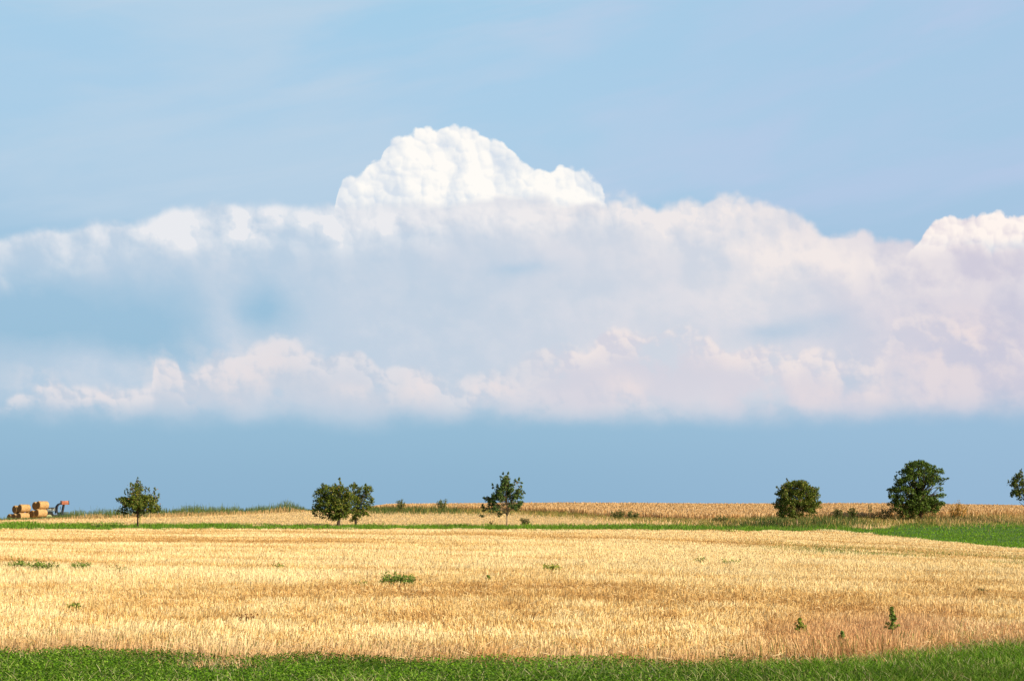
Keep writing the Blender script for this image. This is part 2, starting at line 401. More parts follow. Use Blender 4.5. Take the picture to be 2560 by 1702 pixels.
# ---------------------------------------------------------------- mesh helpers
def tag(o, label=None, cat=None, group=None, kind=None):
    if label: o['label'] = label
    if cat: o['category'] = cat
    if group: o['group'] = group
    if kind: o['kind'] = kind
    return o
def empty(name, loc, label, cat, group=None):
    o = bpy.data.objects.new(name, None); C.objects.link(o); o.location = tuple(float(v) for v in loc)
    o.empty_display_size = 0.2
    return tag(o, label, cat, group)
def raw(name, V, Fc, material, cols=None, parent=None, smooth=False):
    """V (n,3); Fc (k,4) or (k,3) arrays"""
    me = bpy.data.meshes.new(name)
    V = np.ascontiguousarray(V, np.float32); Fc = np.ascontiguousarray(Fc, np.int32)
    me.vertices.add(len(V)); me.vertices.foreach_set('co', V.ravel())
    k, s = Fc.shape
    me.loops.add(k * s); me.loops.foreach_set('vertex_index', Fc.ravel())
    me.polygons.add(k); me.polygons.foreach_set('loop_start', np.arange(0, k * s, s, dtype=np.int32))
    me.polygons.foreach_set('loop_total', np.full(k, s, np.int32))
    if smooth: me.polygons.foreach_set('use_smooth', np.ones(k, bool))
    if cols is not None:
        a = me.color_attributes.new('tint', 'FLOAT_COLOR', 'POINT')
        cc = np.ones((len(V), 4), np.float32); cc[:, :3] = cols
        a.data.foreach_set('color', cc.ravel())
    me.materials.append(material); me.update(); me.validate()
    o = bpy.data.objects.new(name, me); C.objects.link(o)
    if parent: o.parent = parent
    return o
def blade_geo(P, h, w, lean, col, yaw=None, tip=0.35, seg=1, droop=0.0, belly=1.0):
    n = len(P); P = np.asarray(P, float)
    if yaw is None: yaw = rng.random(n) * math.pi
    sx, sy = np.cos(yaw), np.sin(yaw)
    side = np.stack([sx, sy, np.zeros(n)], 1)
    h = np.broadcast_to(h, n); w = np.broadcast_to(w, n)
    L = np.zeros((n, 3)); L[:, :2] = lean
    rows = []
    for i in range(seg + 1):
        t = i / seg
        wt = w * (1 - t * (1 - tip)) * (belly if 0 < i < seg else 1.0)
        c = P + L * (h * t ** 1.5)[:, None] if seg > 1 else P + L * (h * t)[:, None]
        c = c.copy(); c[:, 2] += h * (t - droop * t * t)
        rows.append(c - side * wt[:, None] / 2); rows.append(c + side * wt[:, None] / 2)
    V = np.stack(rows, 1).reshape(-1, 3)
    k = 2 * (seg + 1); b = np.arange(n)[:, None] * k
    Fs = [np.concatenate([b + 2*i, b + 2*i + 1, b + 2*i + 3, b + 2*i + 2], 1) for i in range(seg)]
    return V, np.concatenate(Fs, 0), np.repeat(col, k, 0)
def ranlean(n, s, bias=(0, 0)):
    return rng.normal(0, s, (n, 2)) + np.array(bias)
def pick(n, palette, weights):
    p = np.array(palette); i = rng.choice(len(p), n, p=np.array(weights) / sum(weights))
    return p[i] * rng.uniform(0.82, 1.15, (n, 1))
def scatter(n, px0, px1, d0, d1, power):
    """points over the view wedge with areal density ~ d**-power"""
    q = 2 - power
    r = rng.random(n)
    d = (d0**q + r * (d1**q - d0**q)) ** (1/q)
    px = rng.uniform(px0, px1, n)
    x = (px - CX) / F * d
    return x, d, ground_z(x, d)

# ---------------------------------------------------------------- ground sheet
xs = np.concatenate([-np.geomspace(5200, 112, 22), np.arange(-110, 110.1, 0.8), np.geomspace(112, 5200, 22)])
ys = np.concatenate([-np.geomspace(5000, 12, 16), np.arange(-8, 12, 2.0), np.arange(12.5, 245, 0.6), np.geomspace(246, 6400, 30)])
GX, GY = np.meshgrid(xs, ys)
GZ = ground_z(GX.ravel(), GY.ravel())
gV = np.stack([GX.ravel(), GY.ravel(), GZ], 1)
nx, ny = len(xs), len(ys)
ii = (np.arange(ny - 1)[:, None] * nx + np.arange(nx - 1)[None]).ravel()
gF = np.stack([ii, ii + 1, ii + nx + 1, ii + nx], 1)
px_, py_, vg, st, wh, md, sb = regions(gV[:, 0], gV[:, 1], GZ)
gc = np.zeros((len(gV), 3)); gc[:] = (0.52, 0.34, 0.14); gc[GY.ravel() < 45] = (0.36, 0.22, 0.085)
gc[md] = (0.66, 0.45, 0.19); gc[wh] = (0.30, 0.20, 0.08)
gc[vg] = (0.05, 0.075, 0.02); gc[st] = (0.06, 0.12, 0.018)
gc *= (0.8 + 0.4 * fb(gV[:, 0], gV[:, 1] * 2.2, 0.35))[:, None]
ground = raw('ground', gV, gF, M_ground, gc, smooth=True)
tag(ground, kind='structure')

# ---------------------------------------------------------------- stubble of the near field
STRAW = [(0.74, 0.50, 0.205), (0.68, 0.43, 0.15), (0.60, 0.34, 0.105), (0.44, 0.22, 0.06), (0.80, 0.60, 0.31)]
def bands(x, y):
    """0..1: paler swathes and browner strips that run across the field (drill rows and header swathes)"""
    far = np.clip((y - 26) / 20, 0, 1)
    r = y + far * (0.8 * x + 0.012 * x * x) + (vn(x, y, 0.03, 3) - 0.5) * 3
    t = (x - 0.8 * y * far) * (0.05 + 0.10 * (1 - far))
    a = vn(t, r, 0.62, 9); b = vn(t, r, 0.21, 4); c_ = vn(t * 3, r, 1.7, 6)
    k = 0.45 + 1.15 * np.clip((y - 20) / 30, 0, 1)
    return np.clip(0.56 + (0.42 * a + 0.25 * b + 0.33 * c_ - 0.5) * k + (fb(x, y, 0.5, 90) - 0.5) * 0.55 * (1 - np.clip((y - 20) / 40, 0, 1)), 0, 1)
def stubble_field():
    n = 780000
    x, y, z = scatter(n, -90, 2650, 13.5, 128, 1.45)
    px, py, vg, st, wh, md, sb = regions(x, y, z)
    keep = sb
    b = bands(x, y); pch = fb(x, y, 0.22, 8)
    keep &= rng.random(n) < 0.62 + 0.6 * b
    x, y, z, b, pch, px, py = (v[keep] for v in (x, y, z, b, pch, px, py))
    n = len(x)
    # rows 16 cm apart: pull each stalk towards its row
    hgt = rng.uniform(0.07, 0.165, n) * (0.8 + 0.4 * b) * (0.8 + 0.4 * pch)
    w = np.maximum(0.0105, y * 0.00028) * rng.uniform(0.7, 1.3, n)
    wt = np.clip((b - 0.22) * 2.1 + rng.normal(0, 0.27, n) + (pch - 0.5) * 1.2 + (vn(x, y, 1.9, 95) - 0.5) * 1.1 * np.clip(1.6 - y / 30, 0, 1) + (vn(x * 0.04, y + 0.8 * x, 1.3, 96) - 0.5) * 0.9 * np.clip((y - 38) / 25, 0, 1), 0, 1)
    pal = np.array([(0.47, 0.255, 0.08), (0.72, 0.455, 0.155), (0.85, 0.61, 0.255), (0.92, 0.74, 0.395)])
    q = wt * 3; i = np.clip(q.astype(int), 0, 2); f = (q - i)[:, None]
    col = pal[i] * (1 - f) + pal[i + 1] * f
    col *= rng.uniform(0.82, 1.12, (n, 1))
    # dry edge next to the verge: finer, redder; and the rosy dead grass at the right
    lv = pl(px, L_VERGE)
    edge = np.clip(1 - (lv - py) / 34.0, 0, 1)
    red = np.clip(1 - ((px - 2150) / 330) ** 2, 0, 1) * np.clip(1 - (lv - py - 60) / 70, 0, 1) * 0.85
    mixr = np.clip(np.maximum(edge * 0.6, red) * (0.5 + pch), 0, 1)[:, None]
    col = col * (1 - mixr) + np.array((0.70, 0.40, 0.18)) * mixr * rng.uniform(0.75, 1.2, (n, 1))
    hgt *= 1 + red * 0.6; w *= 1 - 0.35 * mixr[:, 0]
    # olive weedy band on the right, and thin green at the field edge
    ol = np.exp(-((py - (1372 + (px - 1950) * 0.055)) / 14.0) ** 2) * np.clip((px - 1800) / 250, 0, 1) * (vn(x, y, 0.35, 12) > 0.42)
    og = (rng.random(n) < ol * 0.6) | (rng.random(n) < edge * 0.13)
    col[og] = np.array((0.20, 0.24, 0.05)) * rng.uniform(0.7, 1.3, (og.sum(), 1))
    lean = ranlean(n, 0.19, (0.05, 0)) + np.stack([vn(x, y, 0.8, 20) - 0.5, vn(x, y, 0.8, 21) - 0.5], 1) * 0.6
    V, Fc, cc = blade_geo(np.stack([x, y, z - 0.01], 1), hgt, w, lean, col, tip=0.7)
    # straw lying on the ground
    n2 = 60000
    x, y, z = scatter(n2, -90, 2650, 13.5, 125, 1.45); r = regions(x, y, z); k = r[6]
    x, y, z = x[k], y[k], z[k]; n2 = len(x)
    col2 = pick(n2, STRAW, [3, 3, 2, 1, 3])
    an = rng.random(n2) * 2 * math.pi; l = rng.uniform(0.05, 0.17, n2)
    V2, F2, c2_ = blade_geo(np.stack([x, y, z + rng.uniform(0.01, 0.10, n2)], 1), rng.uniform(0.005, 0.07, n2), np.maximum(0.008, y * 0.0002),
                            np.zeros((n2, 2)), col2)
    V2 = V2.reshape(-1, 4, 3); sh = np.stack([np.cos(an) * l, np.sin(an) * l * 0.6, 0 * l], 1)
    V2[:, 2:, :] += sh[:, None]; V2[:, 1, 2] += np.maximum(0.007, y * 0.00014); V2[:, 3, 2] += np.maximum(0.007, y * 0.00014)
    V = np.concatenate([V, V2.reshape(-1, 3)]); Fc = np.concatenate([Fc, F2 + len(cc)]); cc = np.concatenate([cc, c2_])
    o = raw('stubble', V, Fc, M_straw, cc)
    tag(o, 'golden cut stubble covering the big field between the two grass strips', 'stubble', kind='stuff')
stubble_field()

def mid_stubble():
    n = 120000
    x, y, z = scatter(n, -90, 2650, 112, 214, 0.9)
    px, py, vg, st, wh, md, sb = regions(x, y, z)
    keep = md & (rng.random(n) < 0.45 + vn(x * 0.1, y, 0.5, 31))
    x, y, z, px, py = (v[keep] for v in (x, y, z, px, py)); n = len(x)
    b = vn(x * 0.05, y, 0.4, 33)
    col = pick(n, [(0.78, 0.55, 0.24), (0.70, 0.47, 0.18), (0.84, 0.63, 0.33)], [4, 2, 3]) * (0.80 + 0.3 * b)[:, None]
    h = rng.uniform(0.05, 0.12, n)
    # right of the middle: tall dry grass of the bank
    tall = np.clip((px - 1420) / 300, 0, 1) * (rng.random(n) < 0.5)
    h = h + tall * rng.uniform(0.1, 0.35, n)
    gr = (rng.random(n) < 0.32 * np.clip((px - 1850) / 200, 0, 1)) | (rng.random(n) < 0.03)
    col[gr] = np.array((0.16, 0.19, 0.03)) * rng.uniform(0.7, 1.3, (gr.sum(), 1))
    V, Fc, cc = blade_geo(np.stack([x, y, z - 0.01], 1), h, y * 0.00032 * rng.uniform(0.7, 1.4, n), ranlean(n, 0.22), col, tip=0.6)
    o = raw('stubble', V, Fc, M_straw, cc)
    tag(o, 'pale straw stubble behind the narrow green strip, around the tree trunks', 'stubble', kind='stuff')
mid_stubble()

# ---------------------------------------------------------------- green growth
GREEN = [(0.105, 0.225, 0.006), (0.155, 0.30, 0.014), (0.055, 0.13, 0.006), (0.23, 0.35, 0.04), (0.27, 0.27, 0.08)]
def verge():
    # tufts of grass blades
    n = 170000
    x, y, z = scatter(n, -90, 2650, 12.4, 19.5, 1.0)
    px, py, vg, *_ = regions(x, y, z)
    cl = fb(x, y, 1.2, 40)
    right = np.clip((px - 1500) / 700, 0, 1)
    lv = pl(px, L_VERGE)
    edge = np.clip((py - lv) / 26.0, 0, 1)
    patch = np.exp(-((px - 540) / 110) ** 2 - ((py - 1672) / 14) ** 2) * 0.8
    keep = vg & (rng.random(n) < (0.35 + 0.9 * cl) * (0.35 + 0.65 * edge) * (1 - patch))
    x, y, z, px, cl, right, edge = (v[keep] for v in (x, y, z, px, cl, right, edge)); n = len(x)
    h = rng.uniform(0.035, 0.085, n) * (0.6 + 0.8 * cl) * (1 + right * 0.9)
    col = pick(n, GREEN, [4, 4, 3, 1.6, 0.6])
    dry = rng.random(n) < 0.05 + 0.35 * (1 - edge) ** 2
    col[dry] = np.array((0.42, 0.34, 0.13)) * rng.uniform(0.7, 1.2, (dry.sum(), 1))
    col *= (0.72 + 0.55 * vn(x, y, 0.9, 44))[:, None]
    V, Fc, cc = blade_geo(np.stack([x, y, z - 0.005], 1), h, rng.uniform(0.007, 0.014, n), ranlean(n, 0.45), col, tip=0.15, seg=2, droop=0.25)
    # clover-like broad leaves, more on the left
    n2 = 190000
    x, y, z = scatter(n2, -90, 2650, 12.4, 19, 1.0)
    px, py, vg, *_ = regions(x, y, z)
    keep = vg & (rng.random(n2) < np.clip(1.1 - (px - 1000) / 1200, 0.12, 1) * (0.25 + 1.1 * fb(x, y, 0.9, 47)) * (1 - 0.9*np.exp(-((px - 540) / 110) ** 2 - ((py - 1672) / 14) ** 2)))
    x, y, z = x[keep], y[keep], z[keep]; n2 = len(x)
    s = rng.uniform(0.007, 0.017, n2)
    hh = rng.uniform(0.02, 0.085, n2) * (0.5 + fb(x, y, 1.5, 49))
    nrm = rng.normal(0, 0.55, (n2, 3)); nrm[:, 2] = 1; nrm /= np.linalg.norm(nrm, axis=1)[:, None]
    t1 = np.cross(nrm, np.stack([np.cos(a_ := rng.random(n2) * 6.28), np.sin(a_), 0 * a_], 1)); t1 /= np.linalg.norm(t1, axis=1)[:, None]
    t2 = np.cross(nrm, t1)
    c0 = np.stack([x, y, z + hh], 1)
    Vb = np.stack([c0 - t1 * s[:, None], c0 + t2 * s[:, None] * 0.8, c0 + t1 * s[:, None], c0 - t2 * s[:, None] * 0.8], 1).reshape(-1, 3)
    Fb = np.arange(n2 * 4).reshape(-1, 4)
    cb = np.repeat(pick(n2, GREEN[:4], [4, 4, 2.5, 1.6]) * (0.65 + 0.7 * vn(x, y, 1.1, 45))[:, None], 4, 0)
    V = np.concatenate([V, Vb]); Fc = np.concatenate([Fc, Fb + len(cc)]); cc = np.concatenate([cc, cb])
    n3 = 9000
    x, y, z = scatter(n3, -90, 2650, 12.4, 18.5, 1.0); k3 = regions(x, y, z)[2] & (rng.random(n3) < 0.15 + vn(x, y, 0.6, 81))
    x, y, z = x[k3], y[k3], z[k3]; n3 = len(x)
    c3 = pick(n3, [(0.50, 0.45, 0.20), (0.36, 0.46, 0.10), (0.62, 0.55, 0.32)], [3, 3, 1])
    V3, F3, c3 = blade_geo(np.stack([x, y, z], 1), rng.uniform(0.08, 0.17, n3), 0.008, ranlean(n3, 0.5), c3, tip=0.3, seg=2, droop=0.25)
    V = np.concatenate([V, V3]); Fc = np.concatenate([Fc, F3 + len(cc)]); cc = np.concatenate([cc, c3])
    o = raw('grass', V, Fc, M_grass, cc)
    tag(o, 'lush green grass and clover along the near edge of the field', 'grass', kind='stuff')
verge()

def dry_edge():
    n = 60000
    x, y, z = scatter(n, -90, 2650, 13.2, 20, 1.0)
    px, py, vg, st, wh, md, sb = regions(x, y, z)
    dd = pl(px, L_VERGE) - py
    band = np.exp(-((dd - 16) / 22.0) ** 2)
    tall = np.clip((px - 1750) / 300, 0, 1) * np.exp(-((dd - 35) / 50.0) ** 2)
    p540 = np.exp(-((px - 540) / 120) ** 2 - ((py - 1668) / 15) ** 2)
    keep = rng.random(n) < np.clip(np.maximum(np.maximum(band * 0.55, tall), p540 * 0.6), 0, 1) * (dd > -26)
    x, y, z, px, tall = (v[keep] for v in (x, y, z, px, tall)); n = len(x)
    col = pick(n, [(0.66, 0.42, 0.19), (0.60, 0.30, 0.13), (0.74, 0.55, 0.30), (0.22, 0.24, 0.06)], [3, 2.2, 2, 0.8])
    rd = (rng.random(n) < tall * 0.6)
    col[rd] = np.array((0.66, 0.34, 0.15)) * rng.uniform(0.75, 1.2, (rd.sum(), 1))
    h = rng.uniform(0.05, 0.13, n) * (1 + 1.3 * tall)
    V, Fc, cc = blade_geo(np.stack([x, y, z - 0.005], 1), h, rng.uniform(0.006, 0.012, n), ranlean(n, 0.38), col, tip=0.3, seg=2, droop=0.2)
    o = raw('dry_grass', V, Fc, M_straw, cc)
    tag(o, 'fine dry reddish grass between the stubble and the near green verge', 'dry grass', kind='stuff')
dry_edge()

def strip():
    n = 150000
    x, y, z = scatter(n, -90, 2650, 84, 165, 0.6)
    px, py, vg, st, wh, md, sb = regions(x, y, z)
    fld = px > 2130
    keep = st & (rng.random(n) < 0.55 + 0.6 * vn(x, y, 0.4, 50))
    for nm, sel, lab in (('grass', keep & ~fld, 'narrow bright green grass strip running across the field under the trees'),
                         ('crop', keep & fld, 'deep green crop field at the right, below the big tree')):
        X, Y, Z, PY = x[sel], y[sel], z[sel], py[sel]; k = len(X)
        if nm == 'grass': col = pick(k, [(0.13, 0.26, 0.012), (0.18, 0.34, 0.018), (0.09, 0.18, 0.012), (0.34, 0.32, 0.09)], [4, 3, 2, 0.7]); h = rng.uniform(0.10, 0.28, k) * (0.5 + fb(X, Y, 0.3, 52)*1.1)
        else: col = pick(k, [(0.15, 0.31, 0.006), (0.20, 0.38, 0.010), (0.10, 0.22, 0.006), (0.30, 0.38, 0.03)], [4, 3, 2, 0.5]); h = rng.uniform(0.08, 0.16, k)
        rr = vn(X * 0.06, Y, 1.1, 55)
        col *= (0.75 + 0.5 * rr)[:, None]
        V, Fc, cc = blade_geo(np.stack([X, Y, Z - 0.01], 1), h, Y * 0.00035 * rng.uniform(0.7, 1.5, k), ranlean(k, 0.35), col, tip=0.2)
        o = raw(nm, V, Fc, M_grass, cc)
        tag(o, lab, nm, kind='stuff')
strip()

# standing wheat on the crest
def wheat():
    n = 260000
    x, y, z = scatter(n, 890, 2700, 150, 236, 0.5)
    px, py, vg, st, wh, md, sb = regions(x, y, z)
    dd = pl(px, L_WH) - py
    keep = wh & (rng.random(n) < np.where((dd < 7) | (y < 176), 1.0, 0.6))
    x, y, z, px, py, dd = (v[keep] for v in (x, y, z, px, py, dd)); n = len(x)
    col = pick(n, [(0.66, 0.43, 0.19), (0.58, 0.34, 0.13), (0.74, 0.52, 0.27), (0.46, 0.25, 0.09)], [4, 3, 2.5, 1])
    h = (0.78 + rng.normal(0, 0.06, n)) * (0.85 + 0.2 * vn(x, y, 0.12, 60)) * np.clip(0.35 + (px - 890) / 120, 0.3, 1)
    V, Fc, cc = blade_geo(np.stack([x, y, z], 1), h, 0.055 * rng.uniform(0.7, 1.3, n), ranlean(n, 0.10), col, tip=1.1)
    o = raw('wheat', V, Fc, M_straw, cc)
    tag(o, 'ripe standing wheat on the crest behind the trees', 'wheat', kind='stuff')
wheat()

def bank_weeds():
    """rough grass and weeds at the foot of the wheat and along the left crest"""
    Vs, Fs, Cs = [], [], []; off = 0
    def add(V, Fc, cc):
        nonlocal off
        Vs.append(V); Fs.append(Fc + off); Cs.append(cc); off += len(cc)
    # at the foot of the wheat
    n = 130000
    x, y, z = scatter(n, 880, 2700, 128, 215, 0.5)
    px, py, *_ = regions(x, y, z)
    dd = py - pl(px, L_WH)
    wd = 5 + 4 * np.clip((px - 1650) / 200, 0, 1)
    den = np.exp(-((dd - wd * 0.3) / (wd * 1.3)) ** 2) * (0.45 + 1.1 * vn(x, y * 0.3, 0.25, 70) + 0.8 * np.clip((px - 1700) / 100, 0, 1))
    keep = rng.random(n) < den
    x, y, z, px = (v[keep] for v in (x, y, z, px)); n = len(x)
    gw = vn(x, y * 0.3, 0.16, 71)
    col = pick(n, [(0.15, 0.17, 0.035), (0.10, 0.13, 0.03), (0.30, 0.27, 0.06), (0.55, 0.33, 0.11)], [3, 2, 3, 2])
    gsel = rng.random(n) < (gw > 0.56) * 0.75
    col[gsel] = np.array((0.07, 0.115, 0.022)) * rng.uniform(0.7, 1.3, (gsel.sum(), 1))
    gold = (px > 2340) & (rng.random(n) < 0.5)
    col[gold] = np.array((0.62, 0.42, 0.16)) * rng.uniform(0.7, 1.15, (gold.sum(), 1))
    h = rng.uniform(0.2, 0.62, n) * (0.55 + 0.9 * gw)
    add(*blade_geo(np.stack([x, y, z - 0.01], 1), h, 0.045 * rng.uniform(0.6, 1.5, n), ranlean(n, 0.28), col, tip=0.3))
    # the left crest
    n = 80000
    x, y, z = scatter(n, -90, 960, 150, 216, 0.2)
    px, py, *_ = regions(x, y, z)
    line = pl(px, [(-90, 206), (0, 204), (170, 190), (300, 180), (420, 178), (600, 186), (780, 200), (960, 208)])
    dd = y - line
    keep = (rng.random(n) < np.exp(-(dd / 6.0) ** 2) * (0.55 + 1.1 * vn(x, y * 0.3, 0.3, 73)))
    hk = pl(px, [(-90, 0.6), (0, 0.5), (60, 0.42), (105, 0.40), (160, 0.45), (185, 0.9), (300, 1.0), (460, 1.1), (590, 0.95), (610, 0.6), (650, 1.0), (700, 1.35), (750, 1.0), (770, 0.4), (800, 0.3), (960, 0.4)])
    x, y, z, px, hk, dd = (v[keep] for v in (x, y, z, px, hk, dd)); n = len(x)
    back = dd > -2
    h = rng.uniform(0.5, 1.05, n) * hk * (0.6 + 0.8 * vn(x, y * 0.2, 0.6, 75))
    h = np.where(back, h, h * 0.55)
    col = pick(n, [(0.11, 0.16, 0.04), (0.16, 0.20, 0.05), (0.07, 0.11, 0.035)], [3, 3, 2])
    dr = (~back) & (rng.random(n) < 0.72)
    col[dr] = np.array((0.66, 0.42, 0.19)) * rng.uniform(0.75, 1.15, (dr.sum(), 1))
    tallp = back & (rng.random(n) < 0.05)
    h[tallp] *= 1.4
    w = 0.05 * rng.uniform(0.6, 1.4, n)
    add(*blade_geo(np.stack([x, y, z - 0.01], 1), h, w, ranlean(n, 0.16), col, tip=0.35))
    o = raw('wild_grass', np.concatenate(Vs), np.concatenate(Fs), M_grass, np.concatenate(Cs))
    tag(o, 'rough olive weeds and wild grass along the crest and the foot of the wheat', 'weeds', kind='stuff')
bank_weeds()

# ---------------------------------------------------------------- trees
def tube(P, r, sides=6):
    """tapered tube through points P with radii r -> verts, quads"""
    P = np.asarray(P, float); r = np.asarray(r, float); k = len(P)
    T = np.gradient(P, axis=0); T /= np.maximum(np.linalg.norm(T, axis=1)[:, None], 1e-9)
    ref = np.array([0.0, 1.0, 0.15]); A = np.cross(T, ref); A /= np.linalg.norm(A, axis=1)[:, None]
    B = np.cross(T, A)
    an = np.arange(sides) * 2 * math.pi / sides
    V = (P[:, None] + r[:, None, None] * (np.cos(an)[None, :, None] * A[:, None] + np.sin(an)[None, :, None] * B[:, None])).reshape(-1, 3)
    i, j = np.meshgrid(np.arange(k - 1), np.arange(sides), indexing='ij'); i = i.ravel(); j = j.ravel()
    return V, np.stack([i*sides + j, i*sides + (j+1) % sides, (i+1)*sides + (j+1) % sides, (i+1)*sides + j], 1)
class Acc:
    def __init__(s): s.V, s.F, s.C, s.n = [], [], [], 0
    def add(s, V, Fc, c=None):
        s.V.append(V); s.F.append(Fc + s.n); s.n += len(V)
        if c is not None: s.C.append(c)
    def build(s, name, material, parent=None, smooth=False):
        return raw(name, np.concatenate(s.V), np.concatenate(s.F), material, np.concatenate(s.C) if s.C else None, parent, smooth)
def leaves(acc, centers, rad, n_each, size, palette, weights, flat=1.0, up=0.0):
    """leaf-sized quads filling small twig clusters"""
    for c, r, ne in zip(centers, rad, n_each):
        ne = int(ne)
        if ne < 1: continue
        q = rng.normal(0, 1, (ne, 3)); q /= np.linalg.norm(q, axis=1)[:, None]
        p = np.asarray(c) + q * r * (rng.random(ne) ** 0.45)[:, None]
        nr = q * 0.7 + rng.normal(0, 0.6, (ne, 3)) + np.array([0, 0, 0.35]); nr /= np.linalg.norm(nr, axis=1)[:, None]
        a = rng.normal(0, 1, (ne, 3)); t1 = np.cross(nr, a); t1 /= np.linalg.norm(t1, axis=1)[:, None]; t2 = np.cross(nr, t1)
        s = size * rng.uniform(0.6, 1.3, (ne, 1))
        V = np.stack([p - t1*s, p + t2*s*0.55, p + t1*s, p - t2*s*0.55], 1).reshape(-1, 3)
        acc.add(V, np.arange(ne * 4).reshape(-1, 4), np.repeat(pick(ne, palette, weights) * 1.0, 4, 0))
GP_A = [(0.100, 0.145, 0.014), (0.165, 0.195, 0.02), (0.055, 0.090, 0.012), (0.30, 0.28, 0.045), (0.20, 0.11, 0.03)]
GP_B = [(0.085, 0.15, 0.036), (0.13, 0.20, 0.04), (0.035, 0.070, 0.022), (0.15, 0.18, 0.045), (0.12, 0.09, 0.03)]
GP_C = [(0.085, 0.150, 0.014), (0.135, 0.21, 0.020), (0.042, 0.078, 0.012), (0.19, 0.24, 0.045), (0.14, 0.10, 0.03)]
def tree(name, label, cat, base, d, blobs, pal, wts, trunk_r, fork, dens=1.0, leaf=0.075, clr=0.28, group=None, limbs=(), trunk_top=None, bark=None, depth_k=1.0, fruit=None):
    """base (px,py); blobs (px,py,rx,ry) in photo pixels, set at the tree's own distance"""
    k = d / F
    bx = (base[0] - CX) * k
    bz = float(ground_z(bx, d))
    zb = EYE + (YH - base[1]) * k
    root = empty(name, (bx, d, min(bz, zb)), label, cat, group)
    W = lambda px, py, dy=0.0: np.array([(px - CX) * k - bx, dy, EYE + (YH - py) * k - min(bz, zb)])
    cxm = np.mean([b[0] for b in blobs])
    half = max((max(b[0]+b[2] for b in blobs) - min(b[0]-b[2] for b in blobs)) * k / 2, 0.5)
    cr = Acc(); tk = Acc()
    f = W(*fork)
    P = np.array([[0, 0, -0.15], [0, 0, 0.02], f * 0.5 + np.array([0.02, 0, 0]), f])
    V, Q = tube(P, [trunk_r * 1.35, trunk_r * 1.1, trunk_r * 0.9, trunk_r * 0.8], 8); tk.add(V, Q)
    tt = W(*(trunk_top or (blobs[0][0], blobs[0][1])))
    P = np.array([f, f * 0.6 + tt * 0.4 + np.array([0.05, 0.04, 0]), tt]); V, Q = tube(P, [trunk_r * 0.75, trunk_r * 0.45, trunk_r * 0.12], 6); tk.add(V, Q)
    for b in blobs:
        px, py, rx, ry = b[:4]
        rx_, ry_ = rx * k, ry * k
        # copies of the lump round the tree give the crown its depth
        off = (px - cxm) * k
        room = math.sqrt(max(half ** 2 - off ** 2, 0.0)) * 0.8 * depth_k
        nd = max(1, int(round(room / max(rx_, 0.25) * 1.1))) if min(rx, ry) > 5 else 1
        for q in range(nd):
            dy = 0.0 if nd == 1 else (-1 + 2 * (q + 0.5) / nd) * room
            dy += rng.normal(0, 0.1)
            c = W(px, py, dy)
            c = c * np.array([1, 1, 1]) + (0 if nd == 1 else np.array([rng.normal(0, .12), 0, rng.normal(0, .10) - 0.06*abs(dy)]))
            st_ = f * 0.55 + tt * 0.45 * rng.random() if c[2] > f[2] else f
            mid_p = st_ * 0.45 + c * 0.55 + np.array([0, 0, 0.12])
            if q % 2 == 0 or nd == 1:
                V, Q = tube(np.array([st_, mid_p, c]), [trunk_r * 0.36, trunk_r * 0.22, 0.012], 5); tk.add(V, Q)
            vol = rx_ * ry_ * min(rx_, 0.9)
            ncl = max(2, int(vol / clr ** 3 * 2.1 * dens + 1.5))
            v = rng.normal(0, 1, (ncl, 3)); v /= np.linalg.norm(v, axis=1)[:, None]
            v *= (rng.random(ncl) ** 0.38)[:, None]
            cs = c + v * np.array([rx_, min(rx_, room / max(nd, 1) + 0.3), ry_])
            rr = clr * rng.uniform(0.55, 1.05, ncl) * min(1.0, min(rx_, ry_) / clr * 0.9 + 0.15)
            leaves(cr, cs, rr, 26 * (rr / clr) ** 2 * rng.uniform(0.6, 1.2, ncl) + 2, leaf, pal, wts)
            # twigs with sparse leaves poking out
            for _ in range(3):
                e = rng.normal(0, 1, 3); e /= np.linalg.norm(e); e[2] = abs(e[2])
                tip = c + e * np.array([rx_, rx_ * .7, ry_]) * rng.uniform(1.0, 1.38)
                V, Q = tube(np.array([c, (c + tip) / 2, tip]), [0.02, 0.014, 0.006], 4); tk.add(V, Q)
                ts = rng.uniform(0.7, 1.0, 6)[:, None]
                leaves(cr, c + (tip - c) * ts, [0.07] * 6, [2] * 6, leaf * 0.9, pal, wts)
            if fruit and rng.random() < 0.8:
                leaves(cr, cs[:3], [0.3] * 3, [2] * 3, 0.06, [fruit], [1])
    for lm in limbs:
        pts = np.array([W(*p) for p in lm[0]]); V, Q = tube(pts, np.linspace(lm[1], lm[2], len(pts)), 6); tk.add(V, Q)
    tk.build('trunk', bark or M_bark, root, True)
    cr.build('crown', M_leaf, root)
    return root
M_bark_pale = mat('pale_bark', 0.9, None, (0.36, 0.25, 0.15), 9, 0.6)
